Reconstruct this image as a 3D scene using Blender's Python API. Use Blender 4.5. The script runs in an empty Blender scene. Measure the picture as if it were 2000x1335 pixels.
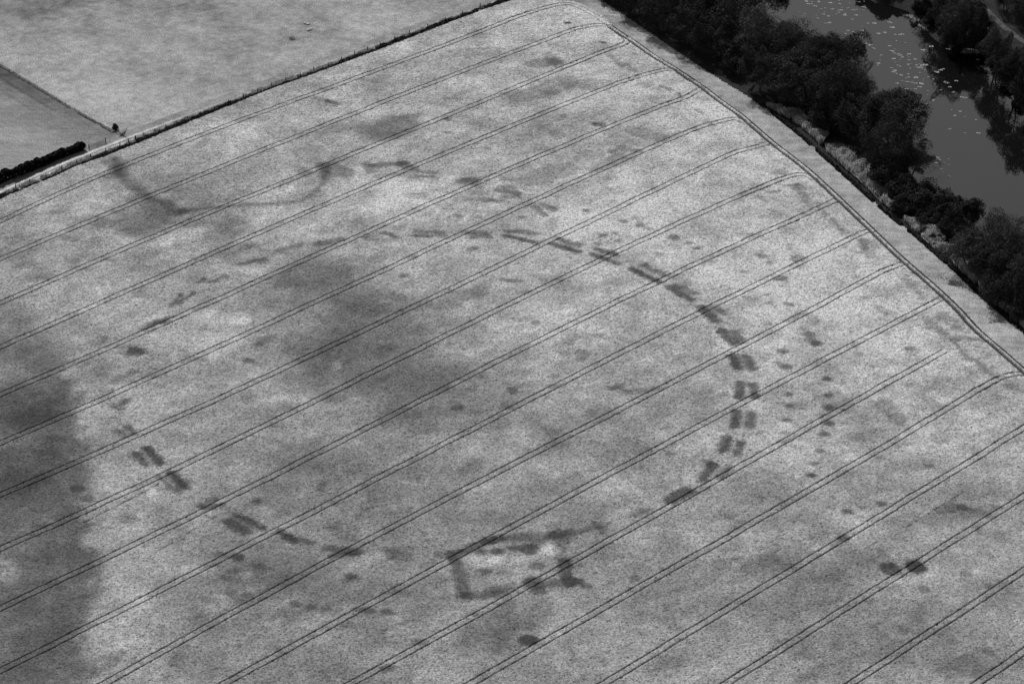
import bpy, bmesh, math, random
import numpy as np
from mathutils import Vector, Matrix

# ------------------------------------------------------------------ camera
SCN = bpy.context.scene
COL = SCN.collection
H = 384.6            # height of the aircraft above the field
CY = -660.0
PITCH, ROLL, F = math.radians(30.27), math.radians(1.685), 5.9486
_c, _s = math.cos(ROLL), math.sin(ROLL)
_lv = Vector((0, math.sin(PITCH), math.cos(PITCH)))
RV = Vector((_c, 0, 0)) + _s * _lv
UV = Vector((-_s, 0, 0)) + _c * _lv
FV = Vector((0, math.cos(PITCH), -math.sin(PITCH)))
cam_d = bpy.data.cameras.new('camera')
cam = bpy.data.objects.new('camera', cam_d)
COL.objects.link(cam)
M = Matrix(((RV.x, UV.x, -FV.x, 0), (RV.y, UV.y, -FV.y, CY), (RV.z, UV.z, -FV.z, H), (0, 0, 0, 1)))
cam.matrix_world = M
cam_d.sensor_width = 36
cam_d.lens = 18 * F
cam_d.clip_start = 1
cam_d.clip_end = 12000
SCN.camera = cam

# ------------------------------------------------------------------ light
SUN_EL = math.radians(46)
SUN_AZ = math.radians(-24)          # measured from +Y towards +X
world = bpy.data.worlds.new('World')
SCN.world = world
world.use_nodes = True
nt = world.node_tree
nt.nodes.clear()
sky = nt.nodes.new('ShaderNodeTexSky')
sky.sky_type = 'NISHITA'
sky.sun_disc = False
sky.sun_elevation = SUN_EL
sky.sun_rotation = SUN_AZ
bw = nt.nodes.new('ShaderNodeRGBToBW')      # the photograph is black and white
bg = nt.nodes.new('ShaderNodeBackground')
bg.inputs['Strength'].default_value = 0.10
wo = nt.nodes.new('ShaderNodeOutputWorld')
nt.links.new(sky.outputs[0], bw.inputs[0])
nt.links.new(bw.outputs[0], bg.inputs['Color'])
nt.links.new(bg.outputs[0], wo.inputs[0])
sd = bpy.data.lights.new('sun', 'SUN')
sd.energy = 4.0
sd.angle = math.radians(0.5)
sd.color = (1, 1, 1)
sun = bpy.data.objects.new('sun', sd)
COL.objects.link(sun)
SD = Vector((math.sin(SUN_AZ) * math.cos(SUN_EL), math.cos(SUN_AZ) * math.cos(SUN_EL), math.sin(SUN_EL)))
sun.rotation_euler = SD.to_track_quat('Z', 'Y').to_euler()
SCN.view_settings.view_transform = 'Standard'
SCN.view_settings.look = 'None'
SCN.view_settings.exposure = 0.35
SCN.view_settings.gamma = 1.0

rng = np.random.default_rng(7)
random.seed(7)

# ------------------------------------------------------------------ helpers
CAN = 0.6            # height of the standing crop


def G(P, z=0.0):
    """photograph coordinates (2000 x 1335) -> point on the level z"""
    P = np.atleast_2d(np.asarray(P, float))
    x = (P[:, 0] - 1000) / 1000 / F
    y = (667.5 - P[:, 1]) / 1000 / F
    x, y = _c * x - _s * y, _s * x + _c * y
    d = np.stack([x, math.cos(PITCH) + y * math.sin(PITCH), -math.sin(PITCH) + y * math.cos(PITCH)], 1)
    t = (z - H) / d[:, 2]
    return np.stack([d[:, 0] * t, d[:, 1] * t + CY], 1)


def PX(X, Y, z):
    """world -> photograph coordinates, vectorised"""
    dx, dy, dz = X, Y - CY, z - H
    a = RV.x * dx + RV.y * dy + RV.z * dz
    b = UV.x * dx + UV.y * dy + UV.z * dz
    f = FV.x * dx + FV.y * dy + FV.z * dz
    return 1000 + 1000 * F * a / f, 667.5 - 1000 * F * b / f


def vnoise(x, y, sc, seed):
    r = np.random.default_rng(seed)
    L = r.random((257, 257))
    gx, gy = x / sc + 1000.3, y / sc + 1000.7
    ix, iy = np.floor(gx).astype(int), np.floor(gy).astype(int)
    fx, fy = gx - ix, gy - iy
    fx, fy = fx * fx * (3 - 2 * fx), fy * fy * (3 - 2 * fy)
    ix, iy = ix % 256, iy % 256
    a, b, c, d = L[ix, iy], L[ix + 1, iy], L[ix, iy + 1], L[ix + 1, iy + 1]
    return (a * (1 - fx) + b * fx) * (1 - fy) + (c * (1 - fx) + d * fx) * fy - 0.5


def fbm(x, y, sc, seed, n=4):
    o = np.zeros_like(x)
    a = 1.0
    for k in range(n):
        o += a * vnoise(x + 17 * k, y - 31 * k, sc / 2 ** k, seed + k)
        a *= 0.55
    return o


def smooth(e0, e1, x):
    t = np.clip((x - e0) / (e1 - e0), 0, 1)
    return t * t * (3 - 2 * t)


def inpoly(x, y, poly):
    r = np.zeros(x.shape, bool)
    n = len(poly)
    for i in range(n):
        x0, y0 = poly[i]
        x1, y1 = poly[(i + 1) % n]
        if y0 == y1:
            continue
        c = ((y0 > y) != (y1 > y)) & (x < (x1 - x0) * (y - y0) / (y1 - y0) + x0)
        r ^= c
    return r


def catmull(P, step=0.5):
    P = np.asarray(P, float)
    Q = np.vstack([2 * P[0] - P[1], P, 2 * P[-1] - P[-2]])
    out = []
    for i in range(1, len(Q) - 2):
        n = max(2, int(np.hypot(*(Q[i + 1] - Q[i])) / step))
        t = np.linspace(0, 1, n, endpoint=False)[:, None]
        out.append(0.5 * (2 * Q[i] + (Q[i + 1] - Q[i - 1]) * t + (2 * Q[i - 1] - 5 * Q[i] + 4 * Q[i + 1] - Q[i + 2]) * t ** 2
                          + (-Q[i - 1] + 3 * Q[i] - 3 * Q[i + 1] + Q[i + 2]) * t ** 3))
    out.append(Q[-2:-1])
    return np.vstack(out)


def offset(P, d):
    T = np.gradient(P, axis=0)
    T /= np.linalg.norm(T, axis=1)[:, None] + 1e-9
    return P + d * np.stack([-T[:, 1], T[:, 0]], 1)


def mesh_np(name, V, Fq, mat=None, parent=None, smooth_=False):
    """V (n,3), Fq (m,4) or (m,3) index array -> object"""
    me = bpy.data.meshes.new(name)
    V = np.ascontiguousarray(V, np.float32)
    Fq = np.ascontiguousarray(Fq, np.int32)
    k = Fq.shape[1]
    me.vertices.add(len(V))
    me.vertices.foreach_set('co', V.ravel())
    me.loops.add(Fq.size)
    me.loops.foreach_set('vertex_index', Fq.ravel())
    me.polygons.add(len(Fq))
    me.polygons.foreach_set('loop_start', np.arange(0, Fq.size, k, dtype=np.int32))
    me.polygons.foreach_set('loop_total', np.full(len(Fq), k, np.int32))
    if smooth_:
        me.polygons.foreach_set('use_smooth', np.ones(len(Fq), bool))
    me.update(calc_edges=True)
    if mat:
        me.materials.append(mat)
    o = bpy.data.objects.new(name, me)
    COL.objects.link(o)
    if parent:
        o.parent = parent
    return o


def addattr(o, name, a):
    at = o.data.attributes.new(name, 'FLOAT', 'POINT')
    at.data.foreach_set('value', np.ascontiguousarray(a, np.float32))


def tag(o, label=None, cat=None, group=None, kind=None):
    if label: o['label'] = label
    if cat: o['category'] = cat
    if group: o['group'] = group
    if kind: o['kind'] = kind
    return o


def empty(name, loc, rz=0.0):
    o = bpy.data.objects.new(name, None)
    o.location = loc
    o.rotation_euler = (0, 0, rz)
    o.empty_display_size = 0.5
    COL.objects.link(o)
    return o


class MB:
    """collects boxes, tubes and cards into one mesh"""
    def __init__(s):
        s.v, s.f = [], []

    def quad(s, a, b, c, d):
        n = len(s.v)
        s.v += [a, b, c, d]
        s.f.append((n, n + 1, n + 2, n + 3))

    def tube(s, a, b, r0, r1, n=7):
        a, b = Vector(a), Vector(b)
        z = (b - a).normalized()
        x = z.orthogonal().normalized()
        y = z.cross(x)
        k = len(s.v)
        for i in range(n):
            w = 2 * math.pi * i / n
            d = x * math.cos(w) + y * math.sin(w)
            s.v.append(tuple(a + d * r0))
            s.v.append(tuple(b + d * r1))
        for i in range(n):
            j = (i + 1) % n
            s.f.append((k + 2 * i, k + 2 * j, k + 2 * j + 1, k + 2 * i + 1))
        s.f.append(tuple(k + 2 * i + 1 for i in range(n)))
        s.f.append(tuple(k + 2 * i for i in reversed(range(n))))

    def box(s, c, sz, rz=0):
        n = len(s.v)
        cr, sr = math.cos(rz), math.sin(rz)
        for dx, dy, dz in ((-1, -1, -1), (1, -1, -1), (1, 1, -1), (-1, 1, -1), (-1, -1, 1), (1, -1, 1), (1, 1, 1), (-1, 1, 1)):
            x, y, z = dx * sz[0] / 2, dy * sz[1] / 2, dz * sz[2] / 2
            s.v.append((c[0] + x * cr - y * sr, c[1] + x * sr + y * cr, c[2] + z))
        for f in ((0, 3, 2, 1), (4, 5, 6, 7), (0, 1, 5, 4), (1, 2, 6, 5), (2, 3, 7, 6), (3, 0, 4, 7)):
            s.f.append(tuple(n + i for i in f))

    def build(s, name, mat, parent=None):
        me = bpy.data.meshes.new(name)
        me.from_pydata(s.v, [], s.f)
        me.materials.append(mat)
        o = bpy.data.objects.new(name, me)
        COL.objects.link(o)
        if parent:
            o.parent = parent
        return o


# ------------------------------------------------------------------ materials
def mat_new(name, rough=0.9, spec=0.2):
    m = bpy.data.materials.new(name)
    m.use_nodes = True
    n = m.node_tree
    b = n.nodes['Principled BSDF']
    b.inputs['Roughness'].default_value = rough
    b.inputs['Specular IOR Level'].default_value = spec
    return m, n, b


def N(n, t, **kw):
    x = n.nodes.new(t)
    for k, v in kw.items():
        setattr(x, k, v)
    return x


def noise_tex(n, scale, detail=4, rough=0.55, vec=None, dist=0.0):
    t = N(n, 'ShaderNodeTexNoise')
    t.inputs['Scale'].default_value = scale
    t.inputs['Detail'].default_value = detail
    t.inputs['Roughness'].default_value = rough
    t.inputs['Distortion'].default_value = dist
    if vec is not None:
        n.links.new(vec, t.inputs['Vector'])
    return t.outputs['Fac']


def obj_coord(n):
    return N(n, 'ShaderNodeTexCoord').outputs['Object']


def maprange(n, v, a, b, c, d, sm=False):
    t = N(n, 'ShaderNodeMapRange')
    if sm:
        t.interpolation_type = 'SMOOTHSTEP'
    t.inputs[1].default_value, t.inputs[2].default_value = a, b
    t.inputs[3].default_value, t.inputs[4].default_value = c, d
    n.links.new(v, t.inputs[0])
    return t.outputs[0]


def math_(n, op, a, b=None, c=None):
    t = N(n, 'ShaderNodeMath', operation=op)
    for i, v in enumerate((a, b, c)):
        if v is None:
            continue
        if isinstance(v, (int, float)):
            t.inputs[i].default_value = v
        else:
            n.links.new(v, t.inputs[i])
    return t.outputs[0]


def bump(n, b, h, strength, dist):
    t = N(n, 'ShaderNodeBump')
    t.inputs['Strength'].default_value = strength
    t.inputs['Distance'].default_value = dist
    n.links.new(h, t.inputs['Height'])
    n.links.new(t.outputs[0], b.inputs['Normal'])


def grey_mat(name, lo, hi, scale, rough=0.9, spec=0.2, bstr=0.0, bdist=0.1, island=False, trans=0.0, rv=0.3):
    m, n, b = mat_new(name, rough, spec)
    co = obj_coord(n)
    f = noise_tex(n, scale, 5, 0.6, co)
    v = maprange(n, f, 0.3, 0.7, lo, hi)
    if island:
        g = N(n, 'ShaderNodeNewGeometry')
        r = maprange(n, g.outputs['Random Per Island'], 0, 1, 1 - rv, 1 + rv)
        v = math_(n, 'MULTIPLY', v, r)
    n.links.new(v, b.inputs['Base Color'])
    if trans:                       # thin dry blades let light through
        tb = N(n, 'ShaderNodeBsdfTranslucent')
        n.links.new(v, tb.inputs['Color'])
        mx = N(n, 'ShaderNodeMixShader')
        mx.inputs[0].default_value = trans
        n.links.new(b.outputs[0], mx.inputs[1])
        n.links.new(tb.outputs[0], mx.inputs[2])
        n.links.new(mx.outputs[0], n.nodes['Material Output'].inputs['Surface'])
    if bstr:
        bump(n, b, f, bstr, bdist)
    return m


# standing crop: pale ripe ears, darker where it stayed green (attribute "mark")
def crop_material():
    m, n, b = mat_new('ripening_crop', 0.95, 0.1)
    co = obj_coord(n)
    at = N(n, 'ShaderNodeAttribute', attribute_name='mark').outputs['Fac']
    tk = N(n, 'ShaderNodeAttribute', attribute_name='trk').outputs['Fac']
    n1 = noise_tex(n, 1 / 9.0, 6, 0.68, co, 0.6)
    n2 = noise_tex(n, 1 / 1.6, 3, 0.6, co)
    n3 = noise_tex(n, 1 / 0.40, 3, 0.8, co)
    tone = math_(n, 'ADD', at, maprange(n, n1, 0.3, 0.7, -0.09, 0.09))
    tone = math_(n, 'ADD', tone, maprange(n, n2, 0.3, 0.7, -0.05, 0.05))
    # reflectance falls off with how green the crop stayed: 0.45 ripe ... 0.06 green
    alb = math_(n, 'MULTIPLY', math_(n, 'POWER', 0.055, math_(n, 'MAXIMUM', tone, 0.10)), 0.49)
    alb = math_(n, 'MAXIMUM', alb, 0.035)
    alb = math_(n, 'MULTIPLY', alb, maprange(n, n3, 0.33, 0.62, 0.22, 1.55))
    nw = noise_tex(n, 1 / 3.5, 4, 0.7, co)          # the pressed lines vary in width and wear
    k = maprange(n, math_(n, 'ADD', tk, maprange(n, nw, 0.3, 0.7, -0.07, 0.07)), 0.06, 0.24, 0.25, 1.0, True)
    alb = math_(n, 'MULTIPLY', alb, k)
    alb = math_(n, 'MULTIPLY', alb, maprange(n, tk, -0.25, 0.0, 0.35, 1.0, True))   # bare trodden soil of the headland run
    n.links.new(alb, b.inputs['Base Color'])
    bump(n, b, n3, 0.8, 0.2)
    return m


def grass_material(name, base, var, big=14.0, streak=None, attr=None):
    m, n, b = mat_new(name, 0.95, 0.1)
    co = obj_coord(n)
    if streak is not None:
        mp = N(n, 'ShaderNodeMapping')
        mp.inputs['Rotation'].default_value = (0, 0, streak)
        mp.inputs['Scale'].default_value = (0.25, 1.0, 1.0)
        n.links.new(co, mp.inputs['Vector'])
        cs = mp.outputs[0]
    else:
        cs = co
    n1 = noise_tex(n, 1 / big, 6, 0.62, cs, 0.5)
    n2 = noise_tex(n, 1 / 1.7, 4, 0.65, cs)
    n3 = noise_tex(n, 1 / 0.4, 2, 0.6, co)
    a = maprange(n, n1, 0.3, 0.7, base - var, base + var)
    a = math_(n, 'MULTIPLY', a, maprange(n, n2, 0.3, 0.7, 0.78, 1.22))
    a = math_(n, 'MULTIPLY', a, maprange(n, n3, 0.3, 0.7, 0.5, 1.5))
    if attr:
        at = N(n, 'ShaderNodeAttribute', attribute_name=attr).outputs['Fac']
        a = math_(n, 'MULTIPLY', a, at)
    n.links.new(a, b.inputs['Base Color'])
    h = math_(n, 'ADD', n3, math_(n, 'MULTIPLY', n2, 1.5))
    bump(n, b, h, 0.5, 0.22)
    return m


M_crop = crop_material()
M_meadow = grass_material('meadow_grass', 0.20, 0.03, attr='tone')
M_pasture = grass_material('pasture_grass', 0.15, 0.03, 10, streak=0.9, attr='tone')
M_margin = grass_material('margin_grass', 0.19, 0.05, 8, streak=-0.72, attr='tone')
M_ground = grass_material('rough_ground', 0.014, 0.005, 10)
M_track = grass_material('track_dirt', 0.28, 0.05, 3, attr='tone')
M_leaf = grey_mat('dark_foliage', 0.014, 0.036, 0.35, 0.8, 0.05, island=True, rv=0.25)
M_leaf_l = grey_mat('lighter_foliage', 0.030, 0.066, 0.35, 0.8, 0.05, island=True, rv=0.25)
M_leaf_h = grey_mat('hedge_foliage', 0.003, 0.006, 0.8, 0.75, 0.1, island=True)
M_bark = grey_mat('bark', 0.03, 0.07, 3, 0.9, 0.1, 0.6, 0.05)
M_reed = grey_mat('dry_reeds', 0.20, 0.46, 0.6, 0.9, 0.1, island=True, trans=0.5)
M_verge = grey_mat('verge_grass', 0.17, 0.34, 0.8, 0.9, 0.1, island=True, trans=0.5)
M_shade_leaf = grey_mat('shade_leaves', 0.006, 0.016, 1.0, 0.8, 0.1, island=True)  # near black: shade of verge and reed bank put into the leaf colour
M_post = grey_mat('weathered_wood', 0.03, 0.07, 6, 0.9, 0.1, 0.5, 0.01)
M_metal = grey_mat('galvanised_metal', 0.3, 0.45, 3, 0.45, 0.5)
M_wire = grey_mat('fence_wire', 0.22, 0.3, 3, 0.5, 0.4)
M_pad = grey_mat('lily_pad_leaf', 0.10, 0.30, 1.2, 0.45, 0.4, island=True, rv=.45)
M_pale = grey_mat('pale_concrete', 0.42, 0.6, 2, 0.8, 0.2, 0.3, 0.02)


def water_material():
    m, n, b = mat_new('river_water', 0.04, 0.5)
    co = obj_coord(n)
    b.inputs['Base Color'].default_value = (0.004, 0.004, 0.004, 1)
    b.inputs['IOR'].default_value = 1.55
    f = noise_tex(n, 0.5, 3, 0.5, co)
    bump(n, b, f, 0.04, 0.05)
    return m


M_water = water_material()

# ------------------------------------------------------------------ measured lines (photograph px on the canopy)
TR = [
    [(0, 432), (210, 338), (350, 281), (455, 239), (595, 189), (700, 151), (850, 96), (1000, 36)],
    [(0, 507), (245, 400), (420, 332), (600, 257), (700, 221), (900, 140), (1000, 101), (1128, 56)],
    [(0, 592), (245, 486), (420, 411), (600, 336), (700, 298), (850, 235), (1000, 174), (1100, 132)],
    [(0, 678), (300, 547), (420, 490), (600, 415), (800, 330), (1000, 245), (1150, 185), (1210, 161)],
    [(0, 770), (250, 663), (420, 588), (600, 505), (680, 467), (850, 393), (1000, 330), (1150, 265), (1225, 232), (1300, 204)],
    [(0, 864), (300, 739), (600, 593), (700, 548), (883, 467), (1000, 414), (1170, 333), (1250, 297), (1325, 265)],
    [(0, 967), (224, 867), (450, 770), (700, 650), (860, 572), (1224, 400), (1357, 333), (1400, 312), (1440, 297)],
    [(0, 1072), (300, 935), (441, 867), (600, 793), (760, 708), (1150, 518), (1400, 404), (1460, 375)],
    [(0, 1187), (200, 1091), (400, 1000), (670, 857), (1000, 690), (1200, 590), (1350, 522), (1400, 497), (1475, 461), (1550, 428)],
    [(0, 1308), (300, 1161), (500, 1055), (700, 952), (863, 870), (1100, 744), (1350, 619), (1400, 593), (1490, 551), (1580, 506), (1655, 467)],
    [(206, 1334), (420, 1213), (650, 1091), (860, 980), (1080, 867), (1350, 727), (1500, 648), (1595, 600), (1670, 557), (1730, 527)],
    [(440, 1334), (650, 1217), (870, 1097), (1100, 975), (1305, 867), (1500, 758), (1622, 693), (1745, 634), (1815, 595)],
    [(685, 1334), (900, 1217), (1120, 1093), (1350, 965), (1524, 867), (1650, 793), (1846, 685)],
    [(920, 1334), (1130, 1212), (1350, 1091), (1560, 968), (1737, 867), (1850, 795), (1913, 760)],
    [(1180, 1334), (1350, 1230), (1560, 1105), (1770, 977), (1954, 863), (2010, 829)],
    [(1419, 1334), (1620, 1207), (1780, 1107), (2010, 962)],
    [(1664, 1334), (1840, 1216), (2010, 1108)],
    [(1909, 1334), (2010, 1264)],
]
# the curved ends where the wheel tracks swing into the headland
TURN = {
    0: [(1055, 18), (1099, 8), (1130, 13), (1168, 33), (1203, 57)],
    1: [(1163, 49), (1188, 51), (1207, 62), (1222, 74), (1224, 83), (1209, 90)],
    2: [(1174, 102), (1205, 91), (1222, 83)],
    3: [(1258, 146), (1300, 136), (1325, 140), (1352, 158)],
    4: [(1340, 189), (1362, 177), (1375, 169)],
    5: [(1370, 247), (1412, 236), (1437, 232), (1470, 244)],
    6: [(1475, 287), (1500, 280)],
    7: [(1532, 347), (1568, 341), (1592, 350)],
    8: [(1616, 398), (1636, 390)],
    9: [(1688, 453), (1707, 449)],
    10: [(1770, 512)],
    11: [(1840, 582)],
    13: [(1955, 737), (1995, 729), (2020, 740)],
}
HEAD = [(1195, 52), (1237, 79), (1278, 108), (1320, 133), (1368, 165), (1410, 197), (1447, 223), (1481, 252), (1510, 277), (1545, 304),
        (1584, 335), (1637, 384), (1694, 438), (1745, 487), (1769, 509), (1814, 548), (1841, 572), (1875, 605), (1910, 643), (1960, 686), (2010, 730), (2100, 812)]
EDGE_L = [(-150, 452), (0, 391), (50, 370), (100, 350), (150, 327), (195, 311), (249, 290), (380, 236), (470, 200), (530, 176), (590, 155),
          (680, 122), (800, 76), (942, 22), (1007, 0), (1090, -28)]
AZ = math.radians(46.228)
U = np.array([math.cos(AZ), math.sin(AZ)])
V = np.array([-math.sin(AZ), math.cos(AZ)])
SP = 18.0


def uv(P):
    return np.stack([P @ U, P @ V], 1)


trw = [uv(G(t, CAN)) for t in TR]
v_base = [t[:, 1].mean() for t in trw]
ends = [t[-1, 0] for t in trw]
polys = []
for i, t in enumerate(trw):
    deg = 3 if len(t) >= 7 else (2 if len(t) > 4 else 1)
    cu = t[:, 0].mean()
    polys.append((np.polyfit((t[:, 0] - cu) / 100, t[:, 1], deg), cu, t[0, 0] - 25, t[-1, 0] + 8))


def line_v(i, u):
    if i < 0:
        return line_v(0, u) + SP * (-i)
    if i >= len(polys):
        return line_v(len(polys) - 1, u) - SP * (i - len(polys) + 1)
    p, cu, a, b = polys[i]
    uc = np.clip(u, a, b)
    d = np.polyder(p)
    return np.polyval(p, (uc - cu) / 100) + np.polyval(d, (uc - cu) / 100) * (u - uc) / 100 * 0.3


GA = 0.88           # half the wheel gauge
du = 0.30
umin, umax = -190.0, 300.0
corners = uv(G([(-90, -60), (2090, -60), (2090, 1400), (-90, 1400)], CAN))
umin, umax = corners[:, 0].min(), corners[:, 0].max()
us = np.arange(umin, umax, du)
rowsV, rowsT = [], []
NL = len(TR)
for i in range(-2, NL + 1):
    a, b = line_v(i, us), line_v(i + 1, us)
    # slot rows around line i, then even rows down to line i+1
    for off in (GA + .46, GA + .20, GA + .09, GA - .09, GA - .20, GA - .46, .2, -.2, -GA + .46, -GA + .20, -GA + .09, -GA - .09, -GA - .20, -GA - .46):
        rowsV.append(a + off)
        rowsT.append((i, off))
    n = 54
    for k in range(1, n):
        f = k / n
        top, bot = a - GA - .46, b + GA + .46
        rowsV.append(top + (bot - top) * f)
        rowsT.append((None, 0))
VV = np.array(rowsV).T                  # (nu, nv)
UU = np.repeat(us[:, None], VV.shape[1], 1)
# small wobble of the wheel lines
VV = VV + 0.22 * vnoise(UU, VV, 9.0, 3) + 0.12 * vnoise(UU, VV, 1.5, 4)
jit = rng.random(VV.shape)
trk = np.full(VV.shape, 2.0)
for j, (i, off) in enumerate(rowsT):
    if i is None or not (0 <= i < NL):
        continue
    d = abs(abs(off) - GA)
    on = us < ends[i]
    trk[on, j] = d
    if i == 12:                        # this pair simply stops
        pass
trk_d = trk


def stamp_line(P, halfbonus=0.0):
    """P world polyline; lowers trk by distance to it"""
    Q = uv(P)
    for a, b in zip(Q[:-1], Q[1:]):
        lo, hi = min(a[0], b[0]) - 1.0, max(a[0], b[0]) + 1.0
        i0, i1 = max(0, int((lo - umin) / du)), min(len(us), int((hi - umin) / du) + 2)
        if i1 <= i0:
            continue
        x, y = UU[i0:i1], VV[i0:i1]
        L = b - a
        t = np.clip(((x - a[0]) * L[0] + (y - a[1]) * L[1]) / (L @ L + 1e-9), 0, 1)
        d = np.hypot(x - a[0] - t * L[0], y - a[1] - t * L[1]) - halfbonus
        np.minimum(trk[i0:i1], d, out=trk[i0:i1])


headP = catmull(G(HEAD, CAN), 1.0)
stamp_line(offset(headP, GA), 0.46)
stamp_line(offset(headP, -GA), 0.40)
for i, pts in TURN.items():
    ue = ends[i]
    back = [np.array([u_, float(line_v(i, np.array(u_)))]) for u_ in (ue - 2.0, ue - 0.2)]
    start = np.array([b[0] * U + b[1] * V for b in back])
    P = catmull(np.vstack([start, G(pts, CAN)]), 0.6)
    hb = 0.02
    stamp_line(offset(P, GA), hb)
    stamp_line(offset(P, -GA), hb)

# ------------------------------------------------------------------ crop marks
X = UU * U[0] + VV * V[0]
Y = UU * U[1] + VV * V[1]
w1 = fbm(X, Y, 4.0, 11, 2) * 0.7 + fbm(X, Y, 0.8, 13, 3) * 0.9
w2 = fbm(X, Y, 4.0, 21, 2) * 0.7 + fbm(X, Y, 0.8, 23, 3) * 0.9
WU, WV = UU + w1, VV + w2               # warped coordinates give ragged outlines
mark = np.full(VV.shape, 0.165)


def cap(x0, y0, x1, y1, w, s, soft=0.9):
    """a crop mark: stroke from px to px, half width w metres, strength s"""
    a, b = uv(G([(x0, y0), (x1, y1)], CAN))
    R = w + soft * 1.6 + 1.6
    lo, hi = min(a[0], b[0]) - R, max(a[0], b[0]) + R
    i0, i1 = max(0, int((lo - umin) / du)), min(len(us), int((hi - umin) / du) + 2)
    if i1 <= i0:
        return
    kw = .45 if abs(x1 - x0) < 6 and w < 2 else 1.0       # small pits keep their place
    x, y = UU[i0:i1] + kw * w1[i0:i1], VV[i0:i1] + kw * w2[i0:i1]
    L = b - a
    t = np.clip(((x - a[0]) * L[0] + (y - a[1]) * L[1]) / (L @ L + 1e-9), 0, 1)
    d = np.hypot(x - a[0] - t * L[0], y - a[1] - t * L[1])
    m = s * (1 - smooth(w - soft, w + soft, d))
    mark[i0:i1] += m


def pline(pts, w, s, soft=0.9):
    P = catmull(G(pts, CAN), 1.5)
    Q = uv(P)
    lo, hi = Q[:, 0].min() - 6, Q[:, 0].max() + 6
    i0, i1 = max(0, int((lo - umin) / du)), min(len(us), int((hi - umin) / du) + 2)
    x, y = WU[i0:i1], WV[i0:i1]
    best = np.full(x.shape, 99.0)
    for a, b in zip(Q[:-1], Q[1:]):
        L = b - a
        t = np.clip(((x - a[0]) * L[0] + (y - a[1]) * L[1]) / (L @ L + 1e-9), 0, 1)
        np.minimum(best, np.hypot(x - a[0] - t * L[0], y - a[1] - t * L[1]), out=best)
    mark[i0:i1] += s * (1 - smooth(w - soft, w + soft, best))


PXx, PXy = PX(X + 0 * w1, Y, CAN)
wpx, wpy = fbm(X, Y, 16.0, 41, 4) * 60, fbm(X, Y, 16.0, 51, 4) * 30


def blob(cx, cy, rx, ry, s, rag=1.0):
    s = s * (.6 if s < 0 and rx > 50 else 1)
    d = np.hypot((PXx + wpx * rag - cx) / rx, (PXy + wpy * rag - cy) / ry)
    np.add(mark, s * (1 - smooth(0.45, 1.25, d)), out=mark)


# many small soft smudges, a metre or three long, all over the field
r5 = np.random.default_rng(99)
for _ in range(420):
    qx, qy = r5.uniform(0, 2000), r5.uniform(0, 1335)
    an = r5.normal(0, .5) - .25
    ln = r5.uniform(2, 22)
    cap(qx, qy, qx + ln * math.cos(an), qy + ln * math.sin(an), r5.uniform(.5, 1.7), r5.uniform(.04, .15) * (1 if r5.random() < .78 else -.8), .9)
mark += 0.10 * fbm(UU * .55, VV, 4.0, 301, 4) + 0.10 * fbm(X, Y, 12.0, 311, 4)
# overall tone: ripest towards the river, greener towards the lower left
mark += 0.10 * smooth(1500, 500, PXx) + 0.10 * smooth(550, 1200, PXy) * smooth(250, 500, PXx) + 0.03 * smooth(300, 1000, PXy)
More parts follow.
